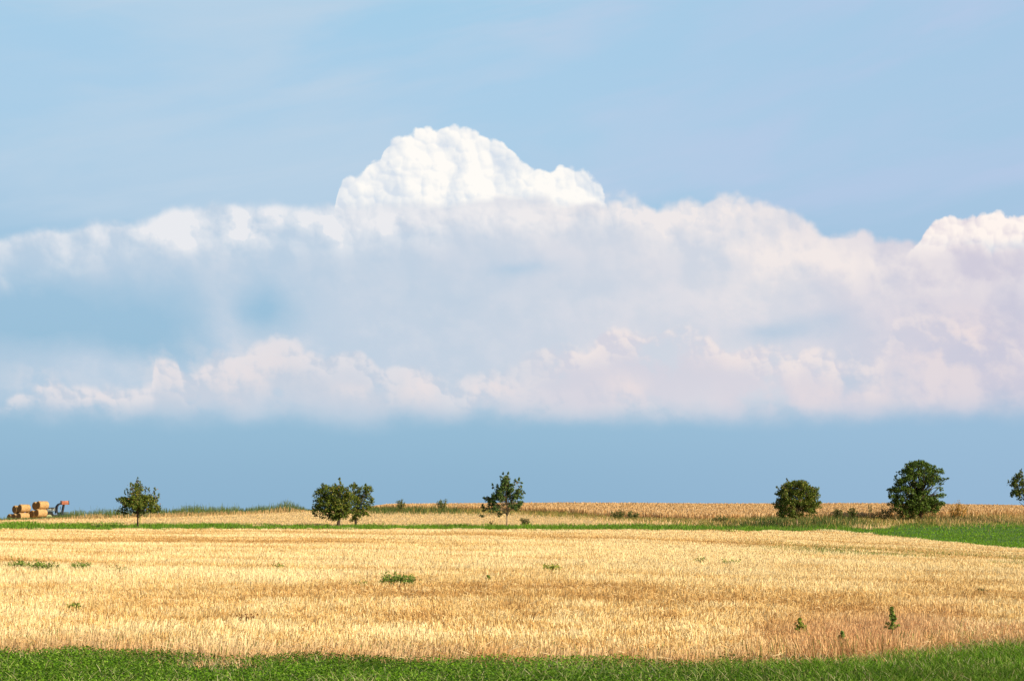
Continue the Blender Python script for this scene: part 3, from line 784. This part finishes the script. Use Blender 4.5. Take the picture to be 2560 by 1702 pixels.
tree('fruit_tree', 'small pear shaped fruit tree with spiky upright twigs, nearest the hay trailer', 'tree', (344, 1312), 124,
     [(344, 1206, 5, 14), (345, 1222, 7, 13), (343, 1238, 13, 13), (336, 1253, 20, 14), (355, 1252, 18, 13), (344, 1268, 26, 11), (330, 1217, 2.5, 13), (327, 1212, 2, 8), (352, 1212, 2, 9),
      (308, 1249, 8, 7), (318, 1250, 11, 8), (318, 1232, 2.5, 11), (311, 1233, 2, 8), (322, 1262, 8, 6), (371, 1246, 12, 10), (379, 1256, 12, 9), (383, 1268, 12, 8),
      (364, 1226, 2.5, 12), (374, 1228, 2.5, 11), (384, 1236, 3, 10), (387, 1225, 2, 9), (394, 1250, 2.5, 12), (397, 1240, 2, 7), (391, 1275, 9, 7), (396, 1270, 6, 5),
      (307, 1277, 6, 6), (303, 1281, 5, 4), (314, 1284, 4, 2.5), (310, 1268, 3, 3)],
     GP_A, [4, 3.5, 2.5, 1.4, 0.5], 0.075, (344, 1279), dens=1.0, leaf=0.075, clr=0.24, trunk_top=(345, 1205), fruit=(0.30, 0.10, 0.03),
     limbs=[(((344, 1275), (320, 1262), (308, 1276)), 0.03, 0.012)])
tree('apple_tree', 'broad dark tree with a narrow top spire, left of the joined pair', 'tree', (845, 1312), 126,
     [(850, 1200, 3, 7), (850, 1210, 5, 9), (852, 1222, 9, 10), (843, 1228, 14, 12), (828, 1222, 12, 10), (836, 1213, 6, 5), (812, 1220, 8, 7), (808, 1213, 4, 5), (803, 1233, 11, 10), (820, 1242, 20, 14), (848, 1246, 20, 16),
      (868, 1240, 10, 12), (799, 1254, 14, 13), (825, 1262, 22, 15), (852, 1268, 20, 14), (795, 1273, 10, 11), (812, 1280, 16, 10), (838, 1287, 17, 10),
      (860, 1284, 12, 8), (795, 1290, 8, 5), (806, 1294, 7, 4), (787, 1252, 3, 4), (867, 1293, 5, 4), (874, 1245, 10, 12), (875, 1265, 9, 10), (870, 1228, 6, 8), (872, 1280, 6, 6), (782, 1284, 4, 3), (832, 1297, 4, 5)],
     GP_A, [4, 3.5, 3, 1.0, 0.6], 0.14, (848, 1290), dens=1.15, leaf=0.08, clr=0.27, group='the joined pair of dark trees', trunk_top=(850, 1205), depth_k=0.9,
     limbs=[(((845, 1296), (822, 1292), (813, 1304)), 0.05, 0.02)])
tree('apple_tree', 'round dark tree hanging low at its right side, right of the joined pair', 'tree', (889, 1309), 131,
     [(900, 1222, 13, 9), (883, 1222, 7, 9), (876, 1217, 3, 5), (916, 1222, 9, 9), (914, 1213, 2, 5), (925, 1222, 6, 5), (932, 1227, 4, 3), (889, 1238, 14, 12), (909, 1240, 17, 13),
      (922, 1250, 7, 12), (884, 1256, 12, 13), (904, 1260, 18, 14), (919, 1268, 9, 9), (884, 1278, 11, 13), (887, 1294, 11, 8), (886, 1301, 6, 4), (904, 1280, 13, 9), (916, 1284, 7, 6), (929, 1248, 4, 3), (897, 1290, 5, 4)],
     GP_A, [4, 3.5, 3, 1.2, 0.5], 0.10, (888, 1285), dens=1.15, leaf=0.08, clr=0.27, group='the joined pair of dark trees', trunk_top=(900, 1222), depth_k=0.9)
tree('young_tree', 'slender open young tree with a thin pale trunk, blue green leaves and sky gaps', 'tree', (1267, 1316), 122,
     [(1266, 1196, 6, 6), (1258, 1185, 2, 3.5), (1271, 1184, 2, 4), (1252, 1194, 2, 5), (1264, 1207, 9, 7), (1280, 1212, 9, 5), (1291, 1206, 7, 4), (1298, 1199, 1.6, 5), (1288, 1202, 2, 4), (1301, 1216, 4, 4), (1304, 1207, 3, 2), (1262, 1220, 11, 7),
      (1244, 1219, 5, 6), (1234, 1220, 3, 5), (1231, 1213, 1.5, 4), (1250, 1232, 10, 8), (1240, 1240, 8, 6), (1297, 1229, 10, 6), (1287, 1238, 9, 6), (1308, 1233, 4, 5), (1300, 1242, 8, 5), (1265, 1233, 8, 5), (1221, 1246, 7, 5), (1213, 1248, 4, 4), (1208, 1244, 2, 2),
      (1232, 1252, 13, 6), (1228, 1262, 9, 5), (1208, 1268, 5, 4), (1211, 1277, 6, 3), (1206, 1264, 1.5, 4), (1245, 1264, 9, 6), (1243, 1276, 7, 5), (1250, 1284, 5, 4), (1249, 1291, 4, 2.5),
      (1206, 1292, 3, 2.5), (1202, 1289, 3, 1.5), (1232, 1279, 8, 2.5), (1281, 1254, 9, 5), (1297, 1256, 7, 6), (1288, 1267, 10, 6), (1300, 1266, 5, 4), (1262, 1262, 5, 3), (1267, 1247, 6, 4), (1256, 1245, 9, 7), (1278, 1226, 8, 6), (1275, 1262, 6, 5), (1238, 1270, 8, 5), (1222, 1272, 7, 4), (1272, 1238, 7, 5)],
     GP_B, [4, 3.5, 2.5, 0.9, 0.9], 0.06, (1267, 1282), dens=1.6, leaf=0.075, clr=0.2, trunk_top=(1267, 1192), bark=M_bark_pale, depth_k=0.7,
     limbs=[(((1266, 1284), (1257, 1276), (1252, 1255)), 0.03, 0.012), (((1267, 1284), (1282, 1266), (1295, 1248)), 0.025, 0.01)])
tree('round_tree', 'dome shaped olive green tree with a leaning pale trunk in front of the wheat', 'tree', (1993, 1311), 134,
     [(1992, 1206, 12, 6), (1978, 1212, 12, 8), (1962, 1222, 9, 8), (2004, 1211, 12, 8), (2018, 1219, 12, 8), (2032, 1226, 9, 8), (1968, 1200, 1.2, 4), (2013, 1206, 2.5, 3), (1956, 1236, 10, 10),
      (1978, 1230, 16, 13), (2002, 1230, 18, 14), (2026, 1240, 14, 13), (2038, 1240, 7, 9), (1955, 1252, 10, 10), (1972, 1252, 16, 14), (1996, 1254, 14, 12), (2020, 1258, 15, 13), (2036, 1260, 8, 10),
      (1952, 1268, 9, 9), (1970, 1274, 12, 11), (1955, 1284, 7, 7), (2010, 1273, 10, 7), (2028, 1272, 9, 7), (1985, 1284, 8, 7), (2006, 1286, 4, 6), (1975, 1290, 6, 4),
      (1932, 1260, 5, 3), (1939, 1267, 3, 3), (1940, 1236, 3, 3), (1943, 1218, 3, 2), (2049, 1256, 5, 2.5), (2022, 1288, 6, 2.5)],
     GP_A, [4.2, 3.5, 2.5, 1.2, 0.7], 0.085, (1989, 1284), dens=1.15, leaf=0.08, clr=0.26, trunk_top=(1992, 1215), bark=M_bark_pale)
tree('large_tree', 'tallest tree, full irregular green crown reaching down to the weeds', 'tree', (2302, 1298), 152,
     [(2290, 1158, 10, 7), (2282, 1166, 10, 8), (2300, 1162, 9, 7), (2311, 1166, 7, 6), (2264, 1166, 5, 4), (2268, 1176, 8, 7), (2334, 1167, 7, 5), (2328, 1175, 10, 7), (2345, 1176, 8, 6), (2353, 1182, 4, 5),
      (2246, 1181, 5, 4), (2242, 1190, 5, 4), (2254, 1186, 4, 3), (2240, 1199, 6, 5), (2256, 1202, 12, 8), (2238, 1209, 4, 3), (2284, 1186, 15, 12), (2305, 1184, 15, 12), (2330, 1190, 15, 9), (2272, 1196, 9, 8),
      (2318, 1204, 16, 8), (2344, 1200, 10, 6), (2358, 1199, 6, 3.5), (2369, 1197, 4, 2.5), (2352, 1212, 8, 5), (2290, 1208, 12, 8), (2345, 1221, 9, 4), (2354, 1226, 5, 3),
      (2234, 1226, 9, 7), (2227, 1223, 3, 3), (2252, 1220, 13, 9), (2272, 1224, 12, 9), (2230, 1240, 7, 6), (2248, 1240, 14, 10), (2298, 1226, 9, 9), (2285, 1240, 18, 11), (2325, 1228, 9, 5),
      (2320, 1242, 16, 9), (2345, 1240, 13, 6), (2357, 1236, 5, 4), (2346, 1252, 12, 6), (2358, 1260, 5, 4), (2305, 1256, 16, 9), (2330, 1260, 12, 8), (2245, 1256, 12, 8), (2270, 1262, 14, 9), (2228, 1257, 5, 3), (2219, 1261, 4, 2),
      (2240, 1270, 10, 6), (2260, 1276, 12, 7), (2288, 1272, 14, 8), (2310, 1272, 9, 8), (2332, 1274, 8, 7), (2352, 1268, 7, 4), (2280, 1284, 10, 5), (2255, 1286, 9, 5), (2338, 1282, 5, 4)],
     GP_C, [4, 3.2, 3, 1.0, 0.4], 0.17, (2300, 1280), dens=1.25, leaf=0.095, clr=0.32, trunk_top=(2295, 1170), depth_k=0.75)
tree('edge_tree', 'tree at the right edge of the picture, mostly cut off, on a slanting stem', 'tree', (2592, 1300), 150,
     [(2585, 1178, 16, 14), (2554, 1179, 3, 7), (2552, 1192, 6, 9), (2540, 1190, 4, 7), (2537, 1203, 6, 8), (2532, 1214, 5, 8), (2545, 1212, 9, 10), (2537, 1230, 6, 8), (2550, 1232, 9, 10), (2544, 1245, 6, 5), (2555, 1250, 6, 4),
      (2575, 1205, 18, 16), (2600, 1200, 20, 18), (2575, 1232, 18, 14), (2605, 1232, 22, 15), (2625, 1215, 16, 16), (2600, 1252, 18, 7)],
     GP_A, [3.6, 3, 3.5, 1, 0.5], 0.09, (2583, 1282), dens=0.85, leaf=0.085, clr=0.28, trunk_top=(2585, 1185), depth_k=0.8,
     limbs=[(((2583, 1282), (2566, 1270), (2548, 1254)), 0.06, 0.02)])

# ---------------------------------------------------------------- bushes, shoots and single weeds
def bush(name, label, cat, px, py, w, h, pal, wts, leaf=0.06, n=40, stems=6, group=None, d=None, clr=0.12, lift=0.0):
    """w, h in photo pixels"""
    p = at(px, py) if d is None else np.array([(px - CX) / F * d, d, float(ground_z((px - CX) / F * d, d))])
    k = p[1] / F
    p = p - np.array([0, 0, 0.0003 * p[1]]); root = empty(name, p, label, cat, group)
    st_, lf = Acc(), Acc(); leaf *= 1.05; n = int(n * 1.0)
    W_, H_ = w * k, h * k
    for i in range(stems):
        tx = rng.uniform(-0.45, 0.45) * W_; tz = H_ * rng.uniform(0.7, 1.0) * (1 - 0.8 * (tx / W_) ** 2)
        ty = rng.uniform(-0.3, 0.3) * W_
        P = np.array([[tx * (0.1 if stems < 4 else rng.uniform(0.1, 0.4)), ty * (0.1 if stems < 4 else 0.4), -0.03], [tx * rng.uniform(0.5, 0.8), ty * 0.6, tz * 0.55], [tx, ty, tz]])
        r = max(0.004, 0.00012 * p[1]); V, Q = tube(P, [r * 1.6, r * 1.2, r * 0.6], 4); st_.add(V, Q)
        nn = max(3, n // stems)
        t = rng.uniform(0.25 + lift, 1.0, nn)[:, None]
        cs = (1 - t) ** 2 * P[0] + 2 * t * (1 - t) * P[1] + t * t * P[2] + rng.normal(0, 0.06, (nn, 3)) * W_
        cs[:, 2] = np.abs(cs[:, 2])
        leaves(lf, cs, [clr * W_] * nn, [6] * nn, leaf, pal, wts)
    st_.build('stems', M_stem, root); lf.build('leaves', M_leaf, root)
    return root
M_stem = mat('plant_stem', 0.8, None, (0.17, 0.15, 0.05), 20, 0.7)
DK = [(0.08, 0.12, 0.025), (0.13, 0.16, 0.035), (0.15, 0.12, 0.04)]
MG = [(0.17, 0.26, 0.035), (0.27, 0.34, 0.06), (0.11, 0.18, 0.025)]
YG = [(0.40, 0.42, 0.06), (0.28, 0.34, 0.05), (0.52, 0.44, 0.12)]
GD = [(0.55, 0.29, 0.05), (0.48, 0.26, 0.05), (0.38, 0.27, 0.06)]
BR = [(0.22, 0.08, 0.03), (0.30, 0.12, 0.04), (0.14, 0.06, 0.03)]
bush('sapling', 'thin yellow green shoot close to the right of the pear shaped tree trunk', 'sapling', 350, 1311, 6, 27, YG, [2, 2, 1], 0.05, 36, 3)
bush('shrub', 'low dark shrub with bare upright stems right of the slender young tree', 'shrub', 1315, 1313, 34, 20, DK, [3, 2, 1.5], 0.06, 80, 9)
bush('weed', 'brown upright weed just left of the slender young tree', 'weed', 1228, 1313, 14, 16, BR + DK, [1, 1, 1, 1, 1, 1], 0.04, 26, 4)
bush('golden_bush', 'orange yellow bush at the right foot of the tallest tree', 'bush', 2392, 1299, 48, 46, GD, [3, 3, 1.5], 0.07, 160, 14, clr=0.13)
bush('weed', 'dark dock plant standing right of the orange yellow bush', 'weed', 2385, 1298, 12, 18, DK, [3, 2, 1], 0.06, 30, 5)
bush('weed', 'tall dark weed against the wheat left of the tallest tree', 'weed', 2175, 1296, 10, 44, DK, [3, 2, 1], 0.055, 40, 4)
bush('weed', 'tallest thin thistle right of the orange yellow bush', 'weed', 2418, 1296, 5, 38, DK, [2, 2, 1], 0.04, 24, 1)
for px, py, w, h, lab in ((1003, 1279, 22, 26, 'dark bushy weed on the crest, first right of the joined pair of trees'),
                          (1108, 1279, 34, 26, 'dark bushy weed on the crest, nearer the slender young tree'),
                          (1545, 1297, 36, 18, 'dark green weed clump at the foot of the wheat, first right of the slender tree'),
                          (1582, 1299, 30, 16, 'dark green weed clump in front of the wheat, second right of the slender tree'),
                          (1800, 1308, 46, 14, 'flat dark weed clump at the foot of the wheat left of the dome shaped tree'),
                          (2095, 1303, 26, 26, 'dark weed clump between the dome shaped tree and the tallest tree, left one'),
                          (2130, 1303, 22, 28, 'dark weed clump between the dome shaped tree and the tallest tree, right one'),
                          (2215, 1301, 52, 27, 'dark weed clump in the shade at the left foot of the tallest tree'),
                          (2268, 1301, 60, 24, 'dark weed clump in the shade directly under the tallest tree')):
    bush('weed_clump', lab, 'weed', px, py, w * 1.1, h * 1.3, DK, [3, 2, 1], 0.07, 130, 12, group='weed clumps along the foot of the wheat')
# single plants in the stubble
def sprig(label, px, py, w, h, pal, bare, nb, group='young leafy plants in the near stubble'):
    """upright stem with leafy side twigs in a narrow cone"""
    p = at(px, py); k = p[1] / F; root = empty('young_plant', p, label, 'plant', group)
    st_, lf = Acc(), Acc(); H_, W_ = h * k, w * k
    bend = rng.normal(0, 0.04) * H_
    sp = lambda t: np.array([bend * t * t, 0, H_ * t])
    V, Q = tube(np.array([sp(t) for t in (-0.03, 0.3, 0.6, 1.0)]), [0.008, 0.007, 0.005, 0.003], 5); st_.add(V, Q)
    for q in range(nb):
        t = bare + (1 - bare) * (q + rng.random()) / nb
        a = rng.random() * 6.28; L_ = W_ * 0.5 * (1.05 - (t - bare) / (1 - bare)) ** 0.7 * rng.uniform(0.55, 1.15)
        e = sp(t) + np.array([math.cos(a) * L_, math.sin(a) * L_, L_ * rng.uniform(0.2, 0.8)])
        V, Q = tube(np.array([sp(t), (sp(t) + e) / 2, e]), [0.004, 0.003, 0.002], 4); st_.add(V, Q)
        ts = rng.uniform(0.25, 1.0, 5)[:, None]
        leaves(lf, sp(t) + (e - sp(t)) * ts, [0.022] * 5, [2] * 5, 0.019, pal, [3, 2, 2])
    st_.build('stems', M_stem, root); lf.build('leaves', M_leaf, root)
sprig('tallest leafy green plant in the near stubble, on a bare thin stem', 2232, 1612, 38, 92, MG, 0.38, 34)
sprig('pale leafy plant in the near stubble, leftmost of the three', 2000, 1604, 36, 58, YG[:2] + MG[:1], 0.3, 22)
sprig('smallest leafy plant, between the two taller ones beside the verge', 2109, 1632, 26, 52, MG, 0.45, 16)
bush('weed', 'bright yellow green weed clump alone in the middle of the stubble', 'weed', 1378, 1431, 48, 20, YG, [3, 2, 1], 0.035, 90, 10)
bush('weed', 'tuft of bluish green grass in the stubble, largest left of centre', 'weed', 1000, 1466, 110, 30, MG, [3, 2, 2], 0.020, 420, 40, clr=0.04)
bush('weed', 'thin olive weed patch in the stubble just left of the bluish grass tuft', 'weed', 905, 1466, 50, 12, YG + MG, [1, 1, 1, 1, 1, 1], 0.018, 60, 9)
bush('weed', 'small dark upright weed in the stubble between two green tufts', 'weed', 1222, 1454, 12, 18, MG, [2, 1, 3], 0.025, 34, 4)
bush('weed', 'olive weed patch in the stubble above the reddish dead plant', 'weed', 698, 1424, 44, 14, YG + MG, [1, 1, 1, 2, 2, 2], 0.025, 70, 9)
bush('weed', 'bright green weed low in the near left stubble', 'weed', 186, 1534, 34, 28, MG + YG, [2, 2, 1, 2, 1, 1], 0.016, 120, 8)
bush('weed', 'leafy green weed patch at the far left of the stubble', 'weed', 50, 1424, 66, 24, MG, [3, 2, 2], 0.028, 130, 12)
bush('weed', 'longest leafy green weed patch, second from the left edge', 'weed', 118, 1430, 84, 27, MG, [3, 2, 2], 0.028, 150, 14)
bush('weed', 'leafy green weed patch third from the left edge of the stubble', 'weed', 200, 1428, 52, 24, MG, [3, 2, 2], 0.026, 90, 10)
bush('weed', 'sparse weed patch in the left stubble under the pear shaped tree', 'weed', 296, 1432, 56, 14, YG + DK, [1, 1, 1, 2, 2, 1], 0.022, 60, 9)
bush('weed', 'flat olive weed patch in the right part of the stubble, left one of two', 'weed', 1745, 1408, 50, 10, YG + MG, [1, 1, 1, 2, 2, 2], 0.028, 70, 10)
bush('weed', 'flat olive weed patch in the right part of the stubble, right one of two', 'weed', 1828, 1413, 54, 11, YG + MG, [1, 1, 1, 2, 2, 2], 0.028, 80, 10)
bush('dead_plant', 'reddish brown dead plant sprawling in the near stubble', 'plant', 618, 1564, 56, 34, BR, [3, 3, 1], 0.012, 90, 10, clr=0.05)
bush('dead_plant', 'single dark red dock stalk in the near stubble', 'plant', 776, 1580, 5, 22, BR, [3, 1, 1], 0.010, 40, 1, clr=0.10)
bush('weed', 'dark leafy weed near the right edge of the stubble', 'weed', 2452, 1486, 30, 16, DK, [3, 2, 1], 0.018, 50, 7)

# ---------------------------------------------------------------- bales, trailer and tractor beyond the left crest
def boxg(x0, x1, y0, y1, z0, z1):
    V = np.array([(x, y, z) for z in (z0, z1) for y in (y0, y1) for x in (x0, x1)], float)
    Fq = np.array([(0, 2, 3, 1), (4, 5, 7, 6), (0, 1, 5, 4), (2, 6, 7, 3), (0, 4, 6, 2), (1, 3, 7, 5)])
    return V, Fq
def bev(o, w=0.03):
    b = o.modifiers.new('bevel', 'BEVEL'); b.width = w; b.segments = 2; return o
def lathe(prof, sides=28, axis='y'):
    """prof list of (along, radius)"""
    an = np.arange(sides) * 2 * math.pi / sides; V = []
    for a, r in prof:
        for t in an: V.append((r * math.cos(t), a, r * math.sin(t)) if axis == 'y' else (a, r * math.cos(t), r * math.sin(t)))
    k = len(prof); Q = [(i*sides + j, i*sides + (j+1) % sides, (i+1)*sides + (j+1) % sides, (i+1)*sides + j) for i in range(k-1) for j in range(sides)]
    return np.array(V, float), np.array(Q)
DT = 211.0; kt = DT / F
ang = R(52)
ax = np.array([math.cos(ang), math.sin(ang), 0]); pv = np.array([math.sin(ang), -math.cos(ang), 0])   # bale axis; sideways towards the camera
def world_at(px, py, d=DT): return np.array([(px - CX) / F * d, d, EYE + (YH - py) / F * d])
BL = 1.55; BR_ = 0.595
def make_bale(center, label):
    root = empty('round_bale', center, label, 'bale', 'round straw bales on the trailer')
    root.rotation_euler = (0, 0, ang)
    pr = [(-BL/2, 0.50), (-BL/2 + 0.02, 0.545), (-BL/2 + 0.07, 0.585)] + [(-BL/2 + 0.07 + t, 0.595 + 0.008 * math.sin(t * 21)) for t in np.linspace(0.1, BL - 0.24, 9)] + [(BL/2 - 0.07, 0.585), (BL/2 - 0.02, 0.545), (BL/2, 0.50)]
    V, Q = lathe(pr, 32, 'x'); raw('straw_wrap', V, Q, M_bale, None, root, True)
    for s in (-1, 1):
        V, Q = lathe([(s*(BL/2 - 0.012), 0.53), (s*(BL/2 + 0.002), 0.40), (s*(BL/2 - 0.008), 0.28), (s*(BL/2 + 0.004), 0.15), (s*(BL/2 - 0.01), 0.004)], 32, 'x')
        raw('end_face', V, Q, M_bale_end_shade, None, root, True)
    return root
# centres from the left end faces seen in the photograph
def bale_at(px, py, n_side, label):
    # px,py: centre of the left end face
    c = world_at(px, py, DT + n_side * pv[1]) + ax * BL / 2
    return make_bale(c, label)
bale_at(22, 1294, -1.2, 'golden round bale, lower row of the rear stack, leftmost and half hidden in grass')
bale_at(34, 1293, 0, 'golden round bale, lower row of the rear stack, middle one')
bale_at(47, 1291, 1.2, 'golden round bale, lower row of the rear stack, right one')
bale_at(35, 1273, -0.6, 'golden round bale on top of the rear stack, left one')
bale_at(49, 1270, 0.6, 'golden round bale on top of the rear stack, right one in full sun')
bale_at(68, 1287, -1.2, 'golden round bale, lower row of the front stack, left one')
bale_at(79, 1285, 0, 'golden round bale, lower row of the front stack, middle one')
bale_at(91, 1282, 1.2, 'golden round bale, lower row of the front stack, right one in full sun')
bale_at(85, 1264, -0.6, 'golden round bale on top of the front stack, left one mostly hidden')
bale_at(95, 1262, 0.6, 'golden round bale on top of the front stack, highest and nearest the tractor')

# flat trailer under both stacks
def wheel(parent, loc, R_, w, rimm):
    V, Q = lathe([(-w/2, R_*0.55), (-w/2, R_*0.92), (-w*0.35, R_), (w*0.35, R_), (w/2, R_*0.92), (w/2, R_*0.55)], 24, 'y')
    o = raw('wheel', V, Q, M_rubber, None, parent, True); o.location = tuple(loc)
    V, Q = lathe([(-w*0.36, 0.02), (-w*0.30, R_*0.4), (-w*0.45, R_*0.56), (w*0.45, R_*0.56), (w*0.30, R_*0.4), (w*0.36, 0.02)], 20, 'y')
    raw('rim', V, Q, rimm, None, o, True)
    return o
p0 = world_at(16, 1305); p1 = world_at(108, 1293)
tl = empty('flat_trailer', (p0 + p1) / 2 + np.array([0.6, 1.2, -0.95]), 'low flat farm trailer loaded with two stacks of round bales', 'trailer')
tdir = math.atan2(0.24, 1.0); tl.rotation_euler = (0, -0.11, tdir)
TLn = 7.4
bev(raw('deck', *boxg(-TLn/2, TLn/2 + 0.2, -1.25, 1.25, 0.82, 0.95), M_wood, None, tl), 0.01)
bev(raw('chassis', *boxg(-TLn/2 + 0.2, TLn/2, -0.45, 0.45, 0.62, 0.815), M_tgreen, None, tl), 0.01)
for wx in (-2.2, -1.3, 2.6):
    for wy in (-0.95, 0.95): wheel(tl, (wx, wy, 0.42), 0.42, 0.28, M_rim)
bev(raw('drawbar', *boxg(TLn/2, TLn/2 + 1.3, -0.07, 0.07, 0.55, 0.67), M_tgreen, None, tl), 0.01)

# tractor with raised front loader
tb = world_at(132, 1288, 214)
tr = empty('tractor', (tb[0], 214, tb[2] - 0.98), 'dark green tractor with cab and raised front loader on the skyline', 'tractor')
tr.rotation_euler = (0, -0.04, R(24))
def part(name, g_, mtl, bw=0.02): 
    o = raw(name, g_[0], g_[1], mtl, None, tr); bev(o, bw); return o
part('hood', boxg(0.75, 2.35, -0.38, 0.38, 0.85, 1.45), M_tgreen, 0.08)
part('chassis', boxg(-0.9, 2.3, -0.25, 0.25, 0.55, 0.86), M_tdark)
wheel(tr, (-0.55, -0.78, 0.75), 0.75, 0.42, M_rim); wheel(tr, (-0.55, 0.78, 0.75), 0.75, 0.42, M_rim)
wheel(tr, (1.85, -0.72, 0.5), 0.5, 0.34, M_rim); wheel(tr, (1.85, 0.72, 0.5), 0.5, 0.34, M_rim)
cab = Acc()
for x0, x1 in ((-0.85, -0.77), (-0.05, 0.02), (0.65, 0.73)):
    for y0 in (-0.68, 0.60): cab.add(*boxg(x0, x1, y0, y0 + 0.08, 1.05, 2.05))
cab.add(*boxg(-0.86, 0.74, -0.69, 0.69, 0.86, 1.12))
o = cab.build('cab_frame', M_tdark, tr); 
part('roof', boxg(-0.95, 0.80, -0.74, 0.74, 2.055, 2.20), M_tdark, 0.06)
for y0 in (-0.64, 0.63):
    part('window', boxg(-0.765, 0.645, y0, y0 + 0.01, 1.125, 2.05), M_glass, 0.001)
part('window', boxg(0.68, 0.69, -0.595, 0.595, 1.125, 2.05), M_glass, 0.001)
part('window', boxg(-0.82, -0.81, -0.595, 0.595, 1.125, 2.05), M_glass, 0.001)
part('seat', boxg(-0.55, -0.10, -0.25, 0.25, 1.125, 1.75), M_tdark, 0.05)
for sy in (-1, 1):
    part('mudguard', boxg(-1.15, 0.05, sy * 0.78 - 0.22, sy * 0.78 + 0.22, 1.52, 1.60), M_tgreen, 0.03)
V, Q = tube(np.array([[1.2, 0.2, 1.45], [1.2, 0.2, 2.0], [1.2, 0.2, 2.3]]), [0.05, 0.05, 0.04], 8); raw('exhaust', V, Q, M_grey, None, tr)
V, Q = tube(np.array([[-0.9, -0.7, 2.0], [-1.1, -0.85, 2.12]]), [0.06, 0.06], 8); raw('work_lamp', V, Q, M_grey, None, tr)
for sy in (-1, 1):
    P = np.array([[0.50, sy * 0.85, 1.35], [0.66, sy * 0.85, 2.30], [0.90, sy * 0.85, 2.60], [1.40, sy * 0.82, 2.80]])
    V, Q = tube(P, [0.12, 0.12, 0.11, 0.09], 4)
    raw('loader_arm', V, Q, M_tdark, None, tr)
    V, Q = tube(np.array([[1.30, sy * 0.85, 0.9], [1.70, sy * 0.80, 2.6]]), [0.10, 0.09], 6)
    raw('lift_strut', V, Q, M_tdark, None, tr)
# bucket, open towards the rear, orange
prof = [(0.00, 0.28), (0.10, 0.02), (0.40, -0.10), (0.85, 0.0), (0.92, 0.10), (0.42, 0.02), (0.16, 0.12), (0.08, 0.30)]
def extrude_prof(prof, y0, y1, ox, oz):
    V = [(ox + x, y, oz + z) for y in (y0, y1) for x, z in prof]; n_ = len(prof)
    return np.array(V, float), np.array([(i, (i+1) % n_, n_ + (i+1) % n_, n_ + i) for i in range(n_)])
bk_ = Acc()
X0, X1, Z0, Z1 = 1.36, 2.28, 2.55, 3.10
bk_.add(*boxg(X0, X1, -0.95, 0.95, Z0, Z0 + 0.06)); bk_.add(*boxg(X0 - 0.06, X0 - 0.002, -0.95, 0.95, Z0, Z1 + 0.05))
bk_.add(*boxg(X0, X1, -0.95, -0.90, Z0 + 0.062, Z1)); bk_.add(*boxg(X0, X1, 0.90, 0.95, Z0 + 0.062, Z1)); bk_.add(*boxg(X0, X1 - 0.1, -0.895, 0.895, Z1 - 0.05, Z1 + 0.01))
bev(bk_.build('bucket', M_orange, tr), 0.02)
V, Q = boxg(X1 + 0.001, X1 + 0.10, -0.96, 0.96, Z0 - 0.02, Z1 + 0.02); raw('bucket_lip', V, Q, M_tdark, None, tr)
